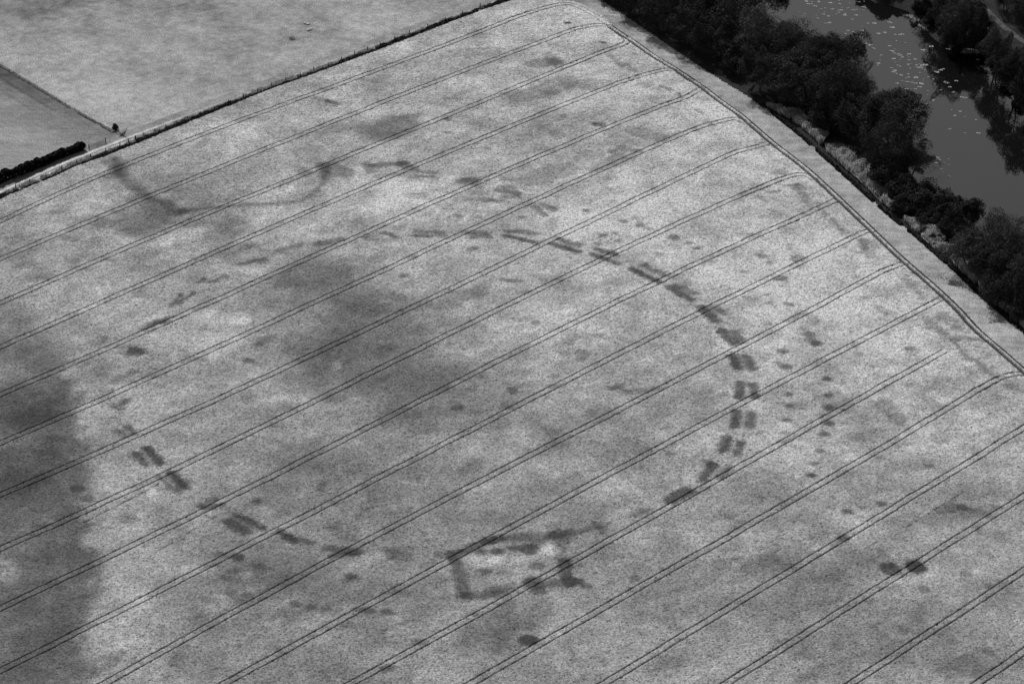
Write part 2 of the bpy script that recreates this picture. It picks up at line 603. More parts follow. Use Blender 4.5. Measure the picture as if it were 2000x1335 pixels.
# the segmented double ring of the henge
RING = [
    (812, 451, 862, 454, 1.1, .22), (812, 460, 838, 461, 1.0, .30), (838, 462, 868, 460, .8, .16), (912, 454, 950, 455, 1.4, .30), (920, 463, 955, 462, 1.2, .26),
    (992, 450, 1045, 456, 1.3, .24), (985, 461, 1045, 473, 1.1, .42), (1088, 465, 1133, 480, 1.2, .24), (1080, 477, 1127, 490, 1.2, .40), (1092, 467, 1112, 482, 1.2, .16),
    (1166, 487, 1205, 499, 1.2, .32), (1155, 496, 1208, 514, 1.2, .32), (1236, 526, 1284, 550, 1.3, .46), (1260, 518, 1300, 538, 1.3, .22),
    (1308, 562, 1345, 583, 1.6, .36), (1322, 558, 1356, 573, 1.5, .26), (1368, 600, 1398, 625, 1.6, .40), (1384, 600, 1412, 610, 1.6, .22),
    (1411, 645, 1432, 669, 1.7, .44), (1437, 648, 1449, 666, 1.6, .34), (1432, 695, 1443, 718, 1.5, .46), (1456, 698, 1470, 720, 1.5, .30),
    (1445, 749, 1443, 774, 1.5, .44), (1468, 752, 1474, 774, 1.5, .34), (1440, 803, 1435, 832, 1.4, .40), (1467, 808, 1462, 832, 1.5, .30),
    (1420, 855, 1410, 880, 1.5, .44), (1447, 864, 1436, 886, 1.4, .36), (1393, 906, 1369, 936, 1.4, .40), (1378, 900, 1394, 904, 1.0, .22), (1424, 910, 1402, 930, 1.3, .26),
    (1345, 958, 1311, 976, 2.0, .40), (1236, 1004, 1270, 994, 1.0, .20), (1136, 1036, 1186, 1026, 1.2, .20), (1168, 1022, 1182, 1040, 1.2, .22),
    (263, 886, 284, 906, 1.4, .26), (287, 877, 312, 902, 1.6, .42), (332, 922, 363, 950, 1.3, .42), (310, 932, 346, 958, 1.1, .20),
    (392, 985, 420, 974, 1.1, .24), (398, 991, 436, 985, 1.1, .28), (446, 1018, 482, 1036, 1.8, .30), (466, 1008, 512, 1031, 1.3, .34),
    (543, 1037, 572, 1056, 1.3, .36), (562, 1047, 605, 1058, 1.3, .26), (642, 1070, 700, 1078, 1.6, .30), (650, 1086, 692, 1080, 1.2, .26),
    (756, 1074, 800, 1082, 1.2, .14), (760, 1090, 798, 1090, 1.0, .12), (852, 1082, 892, 1076, 1.4, .18),
    (262, 685, 274, 686, 2.2, .32), (222, 790, 235, 797, 1.3, .20), (240, 787, 252, 780, 1.2, .28), (246, 832, 262, 845, 1.2, .28), (228, 840, 246, 853, 1.1, .18),
    (226, 742, 264, 724, 1.6, .10), (282, 642, 328, 622, 1.1, .20), (296, 632, 322, 628, 1.2, .10), (336, 596, 352, 576, .8, .22), (352, 590, 378, 572, .9, .24),
    (392, 550, 402, 544, .9, .18), (412, 550, 440, 538, .9, .22), (470, 516, 516, 506, 1.2, .16), (542, 490, 586, 478, 1.3, .14), (618, 477, 665, 468, 1.4, .20),
    (712, 466, 722, 460, .9, .18), (752, 456, 772, 462, 1.1, .28), (718, 468, 770, 468, .8, .08),
]
for r in RING:
    cap(r[0], r[1], r[2], r[3], r[4] * 0.80, r[5] * 1.2 + (.06 if r[0] < 600 else 0) + (.05 if r[1] < 700 and r[0] < 800 else 0), .85)
# the older curving ditches and the upper row of segments
pline([(226, 312), (236, 340), (262, 365), (288, 384), (318, 396), (352, 416)], 1.7, .26, 1.5)
blob(300, 392, 45, 16, .14)
blob(340, 412, 40, 14, .12)
blob(230, 330, 22, 16, .14)
pline([(216, 300), (228, 322), (240, 340)], 2.2, .12, 1.6)
pline([(636, 335), (628, 358), (612, 378), (588, 392), (540, 398), (470, 400), (400, 408), (360, 412)], .9, .20, .9)
pline([(352, 412), (420, 396), (480, 374)], 1.4, .14, 1.3)
UP = [(646, 326, 672, 338, 3.0, .22), (628, 322, 640, 345, 1.8, .22), (584, 330, 600, 338, 2.2, .16), (560, 352, 590, 345, 1.6, .10), (716, 320, 728, 334, 1.6, .22), (730, 324, 792, 318, 1.3, .26), (786, 318, 806, 330, 1.7, .26),
      (738, 344, 800, 338, 1.2, .12), (818, 334, 850, 338, .9, .24), (812, 344, 848, 347, .8, .24), (896, 354, 930, 350, 1.4, .28), (904, 350, 926, 358, 1.2, .14), (915, 360, 938, 366, .9, .12),
      (975, 372, 1010, 378, 1.3, .30), (986, 384, 1012, 385, 1.0, .24), (984, 366, 1000, 366, 1.0, .18), (1046, 404, 1062, 420, 1.1, .28), (1062, 398, 1082, 410, 1.1, .26),
      (905, 387, 1000, 394, 1.0, .12), (970, 392, 985, 388, 1.0, .14), (616, 190, 640, 196, .9, .20), (638, 197, 658, 204, .8, .36), (626, 198, 640, 202, .7, .14)]
for r in UP:
    cap(*r, .8)
# rectangular enclosure
pline([(880, 1084), (905, 1074), (950, 1056), (975, 1052)], 1.4, .30, .9)
pline([(955, 1056), (1000, 1050), (1060, 1047), (1114, 1040)], 1.5, .32, .9)
pline([(1092, 1044), (1096, 1060)], 2.2, .16, .9)
pline([(892, 1092), (896, 1120), (906, 1162)], 1.4, .30, 1.0)
pline([(908, 1163), (940, 1162), (975, 1155), (1002, 1144)], 1.5, .26, 1.0)
pline([(1034, 1134), (1060, 1140), (1120, 1134)], 1.6, .26, .9)
cap(1036, 1137, 1052, 1150, 2.0, .22)
cap(1052, 1152, 1064, 1164, 1.6, .16)
pline([(1100, 1096), (1106, 1118), (1116, 1136)], 1.6, .40, .8)
cap(1112, 1137, 1130, 1137, 1.3, .24)
pline([(1094, 1050), (1097, 1075), (1101, 1098)], 1.1, .14, .8)
cap(972, 1150, 996, 1178, 1.6, .12)
for x, y, w, s in [(942, 1078, 1.2, .34), (971, 1077, 1.3, .44), (1004, 1070, 1.2, .34), (1034, 1072, 2.2, .36), (1050, 1062, 1.8, .16), (1050, 1105, 1.5, .26), (951, 1116, 1.1, .24),
                   (985, 1118, 1.6, .12), (1146, 1144, 1.3, .2), (1240, 1128, 1.2, .2), (1032, 1250, 2.0, .52), (1788, 1105, 2.0, .50), (1782, 1096, 1.4, .2), (1795, 1112, 1.2, .2), (1740, 1110, 2.2, .30), (1735, 1104, 1.4, .1),
                   (1170, 243, 1.6, .34), (1160, 241, 1.0, .2), (870, 232, .9, .26), (874, 259, .9, .22), (1213, 289, 1.4, .16), (1245, 294, 1.4, .2), (1196, 295, 1.3, .22), (930, 280, .5, .3), (953, 289, .7, .2),
                   (1108, 45, .55, .8), (1178, 83, .55, .6), (1315, 463, 1.4, .30), (1346, 474, .9, .22), (1361, 484, .8, .34), (1525, 543, 1.5, .32), (1480, 498, 1.0, .12), (1452, 531, .8, .2), (1500, 592, .8, .26), (1540, 594, 1.0, .30),
                   (1490, 500, 1.2, .14), (1560, 505, 2.2, .14), (1570, 640, 1.2, .16), (1580, 652, 1.4, .20), (1594, 670, 1.3, .32), (1582, 662, 1.2, .16), (1528, 686, 1.1, .26), (1535, 716, 1.4, .26), (1520, 708, .8, .14), (1500, 632, .9, .2),
                   (1616, 740, 1.2, .32), (1618, 771, 1.0, .26), (1619, 796, 1.1, .30), (1618, 826, 1.2, .30), (1609, 847, 1.1, .28), (1602, 880, .9, .20), (1592, 905, .9, .26), (1586, 928, .9, .38),
                   (1541, 770, .8, .26), (1540, 792, .9, .26), (1537, 820, 1.1, .26), (1533, 845, .8, .16), (1530, 865, .7, .12), (1655, 998, 1.0, .32), (1646, 1050, 1.4, .26), (1722, 983, 1.1, .22), (1685, 990, .8, .14),
                   (1775, 680, 1.3, .22), (1680, 690, 1.2, .14), (1670, 540, 1.4, .12), (1692, 580, 1.0, .14), (925, 485, 1.2, .24), (790, 538, 1.2, .26), (896, 422, 1.1, .28), (935, 424, .9, .18), (1021, 424, .9, .22), (1145, 412, .9, .32),
                   (1218, 432, .9, .34), (1250, 441, 1.0, .26), (1265, 446, .8, .16), (1178, 459, .8, .34), (1165, 476, 1.0, .2), (1205, 470, .8, .24), (1200, 455, .8, .24), (1285, 495, 1.0, .14), (1060, 545, 1.0, .14), (1000, 548, 1.2, .10),
                   (465, 1088, 1.3, .38), (502, 978, 1.2, .30), (152, 953, 1.6, .30), (170, 975, 1.3, .16), (430, 1082, 1.1, .18), (755, 1194, 1.1, .30), (720, 1192, 1.3, .26), (700, 1190, 1.0, .16), (822, 1254, 1.4, .2), (757, 1305, 1.4, .24),
                   (575, 1180, 1.2, .24), (607, 1187, 1.1, .26), (635, 1190, 1.0, .2), (505, 1105, 1.3, .16), (686, 1125, 1.4, .26), (680, 1220, 1.5, .16), (485, 704, 1.1, .26), (505, 672, 1.1, .22), (445, 1130, 1.2, .12), (485, 1160, 1.1, .2),
                   (1100, 690, 1.2, .18), (1000, 762, 1.4, .24), (1140, 690, 1.8, .14), (1135, 700, 1.0, .2), (1080, 755, 1.2, .14), (1045, 630, 1.0, .2), (990, 795, 1.2, .18), (895, 795, 1.4, .2), (1170, 655, 1.2, .16), (1085, 735, 1.0, .16),
                   (1805, 1150, 1.2, .16), (1885, 1120, 1.2, .1), (1815, 910, 1.0, .2), (1950, 990, 1.2, .14), (960, 390, .9, .2), (1080, 405, .9, .2), (1310, 885, 1.0, .2), (380, 955, .9, .0), (145, 520, 1.1, .1), (395, 700, 1.3, .1)]:
    cap(x - 2, y, x + 2, y, w * .95, s * (1.45 if x > 1500 and y > 640 else 1.12), .75)
for r in [(1200, 755, 1224, 762, 1.0, .2), (1230, 765, 1290, 758, .9, .16), (1190, 757, 1215, 751, 1.0, .22), (980, 545, 1020, 550, 1.0, .16), (1835, 995, 1880, 990, 1.7, .22), (1880, 990, 1930, 1005, 1.2, .2), (1560, 410, 1575, 420, 1.0, .1),
          (1715, 600, 1740, 612, 1.5, .12), (1725, 790, 1755, 820, 2.4, .16), (1600, 760, 1640, 790, 4.0, .12), (1485, 495, 1500, 510, 1.5, .14), (1545, 480, 1560, 505, 1.6, .14), (1520, 420, 1580, 470, 3.0, .06), (1720, 1080, 1730, 1084, 1.0, .1),
          (1415, 1105, 1500, 1090, 2.5, .10), (1000, 190, 1100, 170, 4.0, .10), (1040, 125, 1085, 120, 2.5, .18), (1070, 108, 1085, 125, 2.0, .14), (875, 105, 960, 98, 3, .10), (1110, 160, 1180, 165, 3, .12), (1060, 250, 1090, 262, 2.2, .12),
          (890, 232, 980, 240, 3, .06), (1040, 350, 1100, 330, 4, .12), (1170, 330, 1230, 300, 3, .12), (1240, 255, 1290, 270, 3.0, .16), (1140, 300, 1170, 300, 2, .1), (1840, 615, 1870, 640, 1.6, .14), (1680, 470, 1690, 485, 1.0, .2),
          (1690, 470, 1700, 500, 1.4, .14), (1560, 365, 1580, 400, 1.2, .16), (1455, 405, 1475, 400, .9, .0), (1500, 375, 1520, 372, .7, .26), (1540, 362, 1560, 360, .7, .2), (1595, 395, 1610, 420, .8, .14), (1625, 430, 1650, 455, .9, .16),
          (1290, 170, 1312, 175, .6, .34), (1325, 182, 1330, 190, .5, .3), (1505, 410, 1530, 420, .6, .12), (1770, 545, 1800, 580, 1.2, .16), (1810, 620, 1850, 660, 1.0, .12), (1858, 660, 1890, 700, .9, .18), (1900, 700, 1940, 732, 1.1, .18),
          (1965, 750, 1985, 765, .9, .16), (1810, 640, 1845, 650, .9, .16), (1865, 660, 1920, 665, .9, .26), (1380, 235, 1395, 250, .7, .16), (1360, 215, 1372, 222, .7, .26), (1190, 105, 1215, 130, .9, .18), (1225, 125, 1240, 140, .6, .22)]:
    cap(*r, .8)
# broad greener patches (px ellipses)
for b in [(748, 243, 78, 26, .26), (700, 250, 60, 20, .10), (622, 552, 80, 30, .20), (640, 560, 140, 80, .10), (660, 640, 170, 90, .11), (740, 700, 190, 90, .12), (820, 760, 190, 80, .09), (620, 690, 90, 60, .12), (500, 495, 70, 26, .14), (700, 600, 60, 25, .10), (770, 640, 90, 50, .08),
          (860, 590, 90, 26, .12), (940, 580, 30, 20, .14), (840, 780, 160, 60, .10), (830, 830, 90, 30, .10), (1170, 860, 100, 60, .10), (1080, 840, 60, 50, .05), (620, 900, 90, 40, .10), (560, 930, 100, 60, .06), (780, 930, 160, 60, .08),
          (265, 428, 85, 32, .22), (430, 470, 30, 30, .08), (415, 520, 25, 25, .08), (330, 400, 80, 40, .12), (440, 435, 32, 18, .16), (380, 440, 40, 18, .12), (300, 360, 60, 30, .08), (410, 345, 120, 25, .06), (650, 330, 24, 14, .14),
          (40, 480, 60, 60, .10), (20, 640, 70, 60, .18), (90, 690, 60, 50, .16), (60, 780, 90, 50, .20), (150, 690, 40, 30, .06), (330, 960, 60, 20, .0),
          (1000, 1240, 70, 40, .12), (960, 1255, 60, 25, .10), (990, 1200, 30, 25, .12), (1060, 1190, 60, 40, .06), (800, 1150, 100, 60, .06), (560, 1120, 90, 50, .12), (650, 1180, 100, 40, .08), (450, 1130, 50, 30, .12),
          (1510, 1085, 50, 30, .14), (1480, 1090, 90, 40, .06), (1650, 1110, 70, 40, .14), (1590, 1150, 80, 50, .08), (1900, 960, 70, 30, .10), (1860, 1000, 80, 20, .10), (1400, 1180, 200, 80, .06), (1700, 1250, 260, 80, .12), (1950, 1290, 90, 40, .12),
          (1880, 1290, 50, 40, .08), (1720, 920, 90, 40, .08), (1620, 1000, 90, 30, -.05), (1500, 970, 120, 50, .08), (1480, 960, 60, 30, .06), (1330, 790, 100, 60, .08), (1100, 270, 160, 60, .06), (1050, 130, 100, 30, .08), (1690, 820, 110, 50, .05),
          (1090, 1000, 120, 60, .08), (980, 1020, 60, 20, .06), (1300, 1080, 140, 60, .06), (850, 1010, 160, 50, .05), (1240, 720, 120, 60, .05), (1150, 800, 60, 30, .05),
          (1200, 60, 90, 30, -.12), (1120, 90, 60, 14, -.10), (1400, 260, 120, 60, -.06), (1560, 560, 150, 90, -.08), (1820, 690, 80, 20, -.14), (1740, 650, 120, 60, -.06), (700, 370, 120, 50, -.12), (560, 430, 110, 30, -.06), (800, 400, 120, 50, -.10),
          (1150, 430, 160, 50, -.10), (430, 650, 90, 40, -.14), (400, 620, 60, 20, -.06), (250, 580, 120, 50, -.07), (240, 1030, 70, 70, -.12), (230, 1200, 90, 90, -.12), (300, 1080, 100, 60, -.06), (560, 340, 60, 20, -.06), (430, 260, 110, 40, -.06), (660, 150, 80, 20, -.08),
          (940, 1090, 45, 14, -.20, .4), (1068, 1078, 26, 12, -.16, .4), (1000, 1092, 50, 9, -.10, .4), (1010, 1110, 60, 22, -.06), (400, 1010, 60, 20, -.08), (490, 1125, 25, 10, -.14), (760, 1225, 30, 30, -.06), (1500, 880, 120, 60, -.04), (1850, 860, 120, 60, -.08), (1830, 1140, 60, 30, -.08),
          (1960, 900, 70, 40, -.06), (600, 1240, 90, 30, -.05), (1390, 830, 30, 60, -.05), (690, 500, 60, 16, -.14), (320, 470, 90, 12, -.12), (440, 430, 16, 6, -.1), (15, 1115, 30, 30, -.20), (45, 1160, 30, 12, -.08), (640, 705, 16, 8, -.2), (915, 605, 14, 7, -.16)]:
    blob(*b)
# the old greener strip down the left, with a fairly straight right-hand edge
ex = 152 + 22 * smooth(900, 1120, PXy) - 20 * smooth(1230, 1330, PXy) - 30 * smooth(900, 700, PXy) + fbm(X, Y, 7.0, 61, 4) * 56
strip = smooth(36, -30, PXx - ex) * smooth(600, 900, PXy + 0.5 * PXx)
strip *= 0.75 + 0.5 * fbm(X, Y, 16.0, 71, 3)
mark += 0.40 * np.clip(strip, 0, 1)
for b in [(60, 905, 90, 55, .16), (20, 960, 60, 40, .08), (250, 850, 40, 14, .05), (110, 1060, 60, 60, .06), (30, 1310, 60, 30, .08)]:
    blob(*b)
# drilling seams and thin lines of dark gaps parallel to the wheelings
for (x0, y0, x1, y1, s) in [(165, 1020, 310, 945, .34), (300, 1080, 450, 990, .22), (640, 1150, 860, 1040, .08), (1600, 1010, 1870, 965, .0), (1455, 1210, 1640, 1110, .16), (1770, 1030, 1880, 960, .28),
                            (1690, 1070, 1720, 1053, .24), (1870, 840, 1990, 780, .14), (790, 525, 880, 490, .10), (1340, 580, 1520, 560, .0), (1430, 600, 1515, 568, .12), (390, 1215, 560, 1130, .08), (1215, 720, 1340, 650, .08)]:
    Pq = G([(x0, y0), (x1, y1)], CAN)
    a, b = uv(Pq)
    x, y = UU, VV + 0.25 * w1
    L = b - a
    t = np.clip(((x - a[0]) * L[0] + (y - a[1]) * L[1]) / (L @ L), 0, 1)
    d = np.hypot(x - a[0] - t * L[0], y - a[1] - t * L[1])
    gap = (vnoise(UU, VV, 0.8, 91) > -0.05)
    mark += s * (d < 0.22) * (0.3 + gap)

# canopy height: uneven ears, thin spots and the pressed wheel lines
speck_amt = np.clip(1.25 - 1.6 * mark + 0.9 * fbm(X, Y, 22.0, 81, 3), 0.15, 1.4)
hgt = CAN + 0.075 * (rng.random(VV.shape) - .5) * 2 + 0.10 * vnoise(X, Y, 1.2, 5)
r2 = rng.random(VV.shape)
dip = (r2 < 0.07 * speck_amt)
hgt = np.where(dip, hgt - 0.26 * (0.3 + jit), hgt)
mark += np.where(dip, .05 + .16 * jit, 0)      # bare green gaps between the ears
# lodged, rougher crop along the headland
s = smooth(0.10, 0.20, trk)
hgt = hgt * s + (0.05 + 0.03 * jit) * (1 - s)
Z = hgt

# keep only the field, inside the picture with a margin
right = offset(headP, -GA - 0.5)
if right[0, 0] < headP[0, 0]:
    right = offset(headP, GA + 0.5)
arc = catmull(G([(985, -120), (1042, -18), (1086, -8), (1099, 0), (1130, 6), (1168, 25), (1190, 40)], CAN), 1.0)
left = G(EDGE_L, 0.0)
# the crop reaches up to the foot of the verge on the left and the outer wheel track on the right
FIELD = np.vstack([left[:-1], G([(1040, -22), (1090, -2)], CAN), G([(1130, 4), (1168, 24)], CAN), right[2:], G([(2300, 1000), (2300, 1700), (-400, 1700), (-400, 600)], 0)])
px, py = PX(X, Y, CAN)
keep = inpoly(X, Y, FIELD) & (px > -90) & (px < 2090) & (py > -60) & (py < 1400)
kf = keep[:-1, :-1] & keep[1:, :-1] & keep[:-1, 1:] & keep[1:, 1:]
idx = np.arange(X.size).reshape(X.shape)
Fq = np.stack([idx[:-1, :-1][kf], idx[:-1, 1:][kf], idx[1:, 1:][kf], idx[1:, :-1][kf]], 1)
used = np.zeros(X.size, bool)
used[Fq.ravel()] = True
remap = np.cumsum(used) - 1
Vc = np.stack([X.ravel()[used], Y.ravel()[used], Z.ravel()[used]], 1)
crop = mesh_np('crop', Vc, remap[Fq])
crop.data.materials.append(M_crop)
addattr(crop, 'mark', mark.ravel()[used])
addattr(crop, 'trk', np.minimum(trk, 1.0).ravel()[used])
tag(crop, 'pale ripening cereal crop covering the large field, with darker henge crop marks and paired wheel lines', 'crop', kind='stuff')
print('crop verts', len(Vc))

# ------------------------------------------------------------------ terrain, river
NEAR_SHORE = [(900, -420), (1250, -130), (1440, -40), (1500, 30), (1560, 105), (1640, 190), (1700, 240), (1760, 300), (1815, 372), (1880, 425), (1935, 478), (2050, 560), (2400, 830), (3200, 1500)]
FAR_SHORE = [(1150, -420), (1480, -160), (1640, -50), (1700, 8), (1755, 18), (1790, 44), (1822, 84), (1868, 100), (1922, 100), (1950, 140), (1990, 195), (2100, 300), (2500, 640), (3300, 1300)]
WZ = -1.7
nearP, farP = catmull(G(NEAR_SHORE, WZ), 3), catmull(G(FAR_SHORE, WZ), 3)
RIV = np.vstack([nearP, farP[::-1]])


def dist_poly(x, y, P, closed=True):
    best = np.full(x.shape, 1e9)
    Q = np.vstack([P, P[:1]]) if closed else P
    for a, b in zip(Q[:-1], Q[1:]):
        L = b - a
        t = np.clip(((x - a[0]) * L[0] + (y - a[1]) * L[1]) / (L @ L + 1e-9), 0, 1)
        np.minimum(best, (x - a[0] - t * L[0]) ** 2 + (y - a[1] - t * L[1]) ** 2, out=best)
    return np.sqrt(best)


ax = np.concatenate([np.linspace(-4000, -330, 18), np.arange(-300, 480, 3.0), np.linspace(510, 4000, 18)])
ay = np.concatenate([np.linspace(-4000, -330, 18), np.arange(-300, 480, 3.0), np.linspace(510, 5000, 20)])
gx, gy = np.meshgrid(ax, ay, indexing='ij')
dr = dist_poly(gx, gy, RIV[::2])
ins = inpoly(gx, gy, RIV)
sdist = np.where(ins, -dr, dr)
gz = -0.06 + (-3.2) * smooth(7.0, -4.0, sdist) + np.where(sdist > 9, 0, 0)
ii = np.arange(gx.size).reshape(gx.shape)
Fg = np.stack([ii[:-1, :-1], ii[1:, :-1], ii[1:, 1:], ii[:-1, 1:]], -1).reshape(-1, 4)
g = mesh_np('ground', np.stack([gx, gy, gz], -1).reshape(-1, 3), Fg, M_ground, smooth_=True)
tag(g, kind='structure')
# water: a band a little wider than the river so the banks dip into it
na = offset(nearP, 5.0)
nb = offset(nearP, -5.0)
fa, fb = offset(farP, 5.0), offset(farP, -5.0)
cen = farP.mean(0)
nout = na if np.hypot(*(na.mean(0) - cen)) > np.hypot(*(nb.mean(0) - cen)) else nb
cen = nearP.mean(0)
fout = fa if np.hypot(*(fa.mean(0) - cen)) > np.hypot(*(fb.mean(0) - cen)) else fb
kk = 160
na = nout[np.linspace(0, len(nout) - 1, kk).astype(int)]
fa = fout[np.linspace(0, len(fout) - 1, kk).astype(int)]
Vw = np.vstack([np.c_[na, np.full(kk, WZ)], np.c_[fa, np.full(kk, WZ)]])
Fw = np.array([(i, i + kk, i + 1 + kk, i + 1) for i in range(kk - 1)])
if np.cross(Vw[Fw[0, 1]] - Vw[Fw[0, 0]], Vw[Fw[0, 2]] - Vw[Fw[0, 1]])[2] < 0:
    Fw = Fw[:, ::-1]
tag(mesh_np('river', Vw, Fw, M_water), kind='structure')


def sheet(name, poly_px, mat, z, tonef, cell=1.5, box=None):
    """grid clipped to a polygon given in photograph px; tonef(px,py,x,y) -> tone attribute"""
    P = G(poly_px, z) if not isinstance(poly_px, np.ndarray) else poly_px
    x0, y0 = P.min(0) - cell
    x1, y1 = P.max(0) + cell
    xs, ys = np.arange(x0, x1, cell), np.arange(y0, y1, cell)
    a, b = np.meshgrid(xs, ys, indexing='ij')
    k = inpoly(a, b, P)
    kf = k[:-1, :-1] | k[1:, :-1] | k[:-1, 1:] | k[1:, 1:]
    if k.sum() == 0:
        return None
    i_ = np.arange(a.size).reshape(a.shape)
    Fs = np.stack([i_[:-1, :-1][kf], i_[1:, :-1][kf], i_[1:, 1:][kf], i_[:-1, 1:][kf]], 1)
    us_ = np.zeros(a.size, bool)
    us_[Fs.ravel()] = True
    rm = np.cumsum(us_) - 1
    xx, yy = a.ravel()[us_], b.ravel()[us_]
    o = mesh_np(name, np.c_[xx, yy, np.full(len(xx), z)], rm[Fs], mat, smooth_=True)
    p, q = PX(xx, yy, z)
    addattr(o, 'tone', tonef(p, q, xx, yy))
    tag(o, kind='structure')
    return o


def gauss(p, q, cx, cy, rx, ry):
    return np.exp(-(((p - cx) / rx) ** 2 + ((q - cy) / ry) ** 2))


def meadow_tone(p, q, x, y):
    n = fbm(x, y, 20.0, 101, 4)
    n2 = fbm(x, y, 5.0, 107, 4)
    t = 1.0 + 0.24 * n + 0.20 * n2 + 0.34 * fbm(x, y, 1.9, 109, 3)
    t += 0.16 * gauss(p, q, 170, 170, 160, 60) - 0.28 * smooth(70, -10, q) * smooth(700, 300, p) - 0.20 * gauss(p, q, 40, 10, 90, 40)
    t -= 0.22 * gauss(p, q, 380, 12, 60, 12) + 0.2 * gauss(p, q, 140, 2, 60, 14) + 0.12 * gauss(p, q, 470, 75, 90, 40) + 0.10 * gauss(p, q, 620, 60, 80, 30)
    t += 0.08 * gauss(p, q, 700, 50, 200, 20)
    t -= 0.40 * gauss(p, q, 568, 76, 14, 6) + 0.25 * gauss(p, q, 600, 46, 11, 5)
    t -= 0.15 * smooth(10, 0, np.abs(q - (0.635 * p + 90 - 0.0)))*(p < 0)
    return t


def pasture_tone(p, q, x, y):
    n = fbm(x, y, 12.0, 111, 4)
    d = (q - (128 + 0.585 * p))          # px below the dividing fence
    t = 1.0 + 0.25 * n
    t -= 0.46 * smooth(70, 20, d) * smooth(170, 10, p) + 0.20 * smooth(40, 8, d)
    t += 0.12 * smooth(40, 110, d)
    # mower and tyre lines running beside the fence
    t -= 0.07 * np.sin(d * .55 + 1.5 * n) * (d > 14) + 0.18 * fbm(x, y, 2.0, 117, 3)
    t -= 0.2 * np.exp(-((d - 22 - 0.05 * p) / 1.6) ** 2) + 0.14 * np.exp(-((d - 48 - 0.05 * p) / 2.2) ** 2) * (p < 150)
    t += 0.12 * np.exp(-((d - 33 + .03 * p) / 3) ** 2)
    t += 0.25 * np.exp(-((d - 9) / 1.3) ** 2) * smooth(165, 172, p) * smooth(200, 190, p)
    return t


DIV = [(-200, 8), (0, 127), (55, 160), (105, 191), (140, 212), (165, 226), (190, 241), (222, 258)]
TRK = [(-160, 442), (0, 374), (50, 350), (125, 317), (175, 297), (249, 268), (300, 249), (350, 230), (400, 211), (460, 189), (560, 152), (640, 121), (700, 98), (850, 44), (960, 4), (1020, -14)]
trk_off = lambda dy: [(x, y + dy) for x, y in TRK]
sheet('meadow', DIV + [(250, 266)] + trk_off(0)[6:] + [(1020, -16), (1100, -70), (-200, -70)], M_meadow, 0.02, meadow_tone, 0.8)
sheet('pasture', DIV + [(250, 266), (200, 284), (150, 300), (60, 330), (0, 352), (-200, 430)], M_pasture, 0.03, pasture_tone, 0.7)


def track_tone(p, q, x, y):
    ty = np.interp(p, [a for a, b in TRK], [b for a, b in TRK])
    d = q - ty
    w = smooth(420, 200, p)
    t = 0.60 + 0.2 * fbm(x, y, 4.0, 131, 4)
    t += (0.25 + 0.62 * w) * np.exp(-((d - 1.2) / (1.0 + 1.0 * w)) ** 2)        # far rut
    t -= 0.12 * np.exp(-((d - 4.5) / 1.6) ** 2) * (0.4 + .6 * w)
    t += 0.5 * np.exp(-((d - 8) / 1.8) ** 2) * w                    # near rut
    t -= 0.10 * smooth(-1, -6, d) * w
    return t


def rut_mesh():
    """track surface as a band following the ruts, finely divided across"""
    P = catmull(G(TRK, 0.03), 1.2)
    P = P[:-1]
    T = np.gradient(P, axis=0)
    T /= np.linalg.norm(T, axis=1)[:, None]
    Nn = np.stack([T[:, 1], -T[:, 0]], 1)       # towards the camera side
    offs = np.arange(-3.0, 5.6, 0.35)
    VX = P[:, None, :] + offs[None, :, None] * Nn[:, None, :]
    nx, ny = VX.shape[:2]
    i_ = np.arange(nx * ny).reshape(nx, ny)
    Fs = np.stack([i_[:-1, :-1], i_[:-1, 1:], i_[1:, 1:], i_[1:, :-1]], -1).reshape(-1, 4)[:, ::-1]
    xx, yy = VX[..., 0].ravel(), VX[..., 1].ravel()
    p, q = PX(xx, yy, 0.04)
    o = mesh_np('track', np.c_[xx, yy, np.full(len(xx), 0.045)], Fs, M_track, smooth_=True)
    addattr(o, 'tone', track_tone(p, q, xx, yy))
    tag(o, kind='structure')


rut_mesh()

BANK = [(1120, -30), (1170, 0), (1210, 26), (1260, 60), (1310, 94), (1360, 128), (1410, 160), (1460, 190), (1500, 217), (1530, 240), (1560, 264), (1600, 300), (1650, 345), (1700, 390), (1740, 425), (1790, 465), (1830, 500),
        (1870, 535), (1905, 570), (1940, 600), (1975, 632), (2010, 665), (2120, 765)]


def margin_tone(p, q, x, y):
    by = np.interp(p, [a for a, b in BANK], [b for a, b in BANK])
    d = q - by
    t = 1.0 + 0.22 * fbm(x, y, 8.0, 141, 4) + 0.40 * fbm(x, y, 1.8, 145, 3)
    t += 0.12 * smooth(1450, 1700, p) - 0.06 * smooth(1300, 1150, p)
    return t


margin_poly = np.vstack([G([(1090, -40)], 0), G(BANK, 0) , G([(2160, 830)], 0), right[::-1][:-2], G([(1168, 24), (1130, 4), (1080, -12)], CAN)])
mg = sheet('grass_margin', margin_poly, M_margin, 0.03, margin_tone, 0.6)
# headland corner and the strip between crop and verge
sheet('field_edge', np.vstack([G([(x, y - 7) for x, y in EDGE_L], 0), G([(1150, 20), (1060, 40)] + [(x, y + 8) for x, y in EDGE_L[::-1]], 0)]), M_margin, 0.012, lambda p, q, x, y: 0.85 + 0 * p, 1.0)

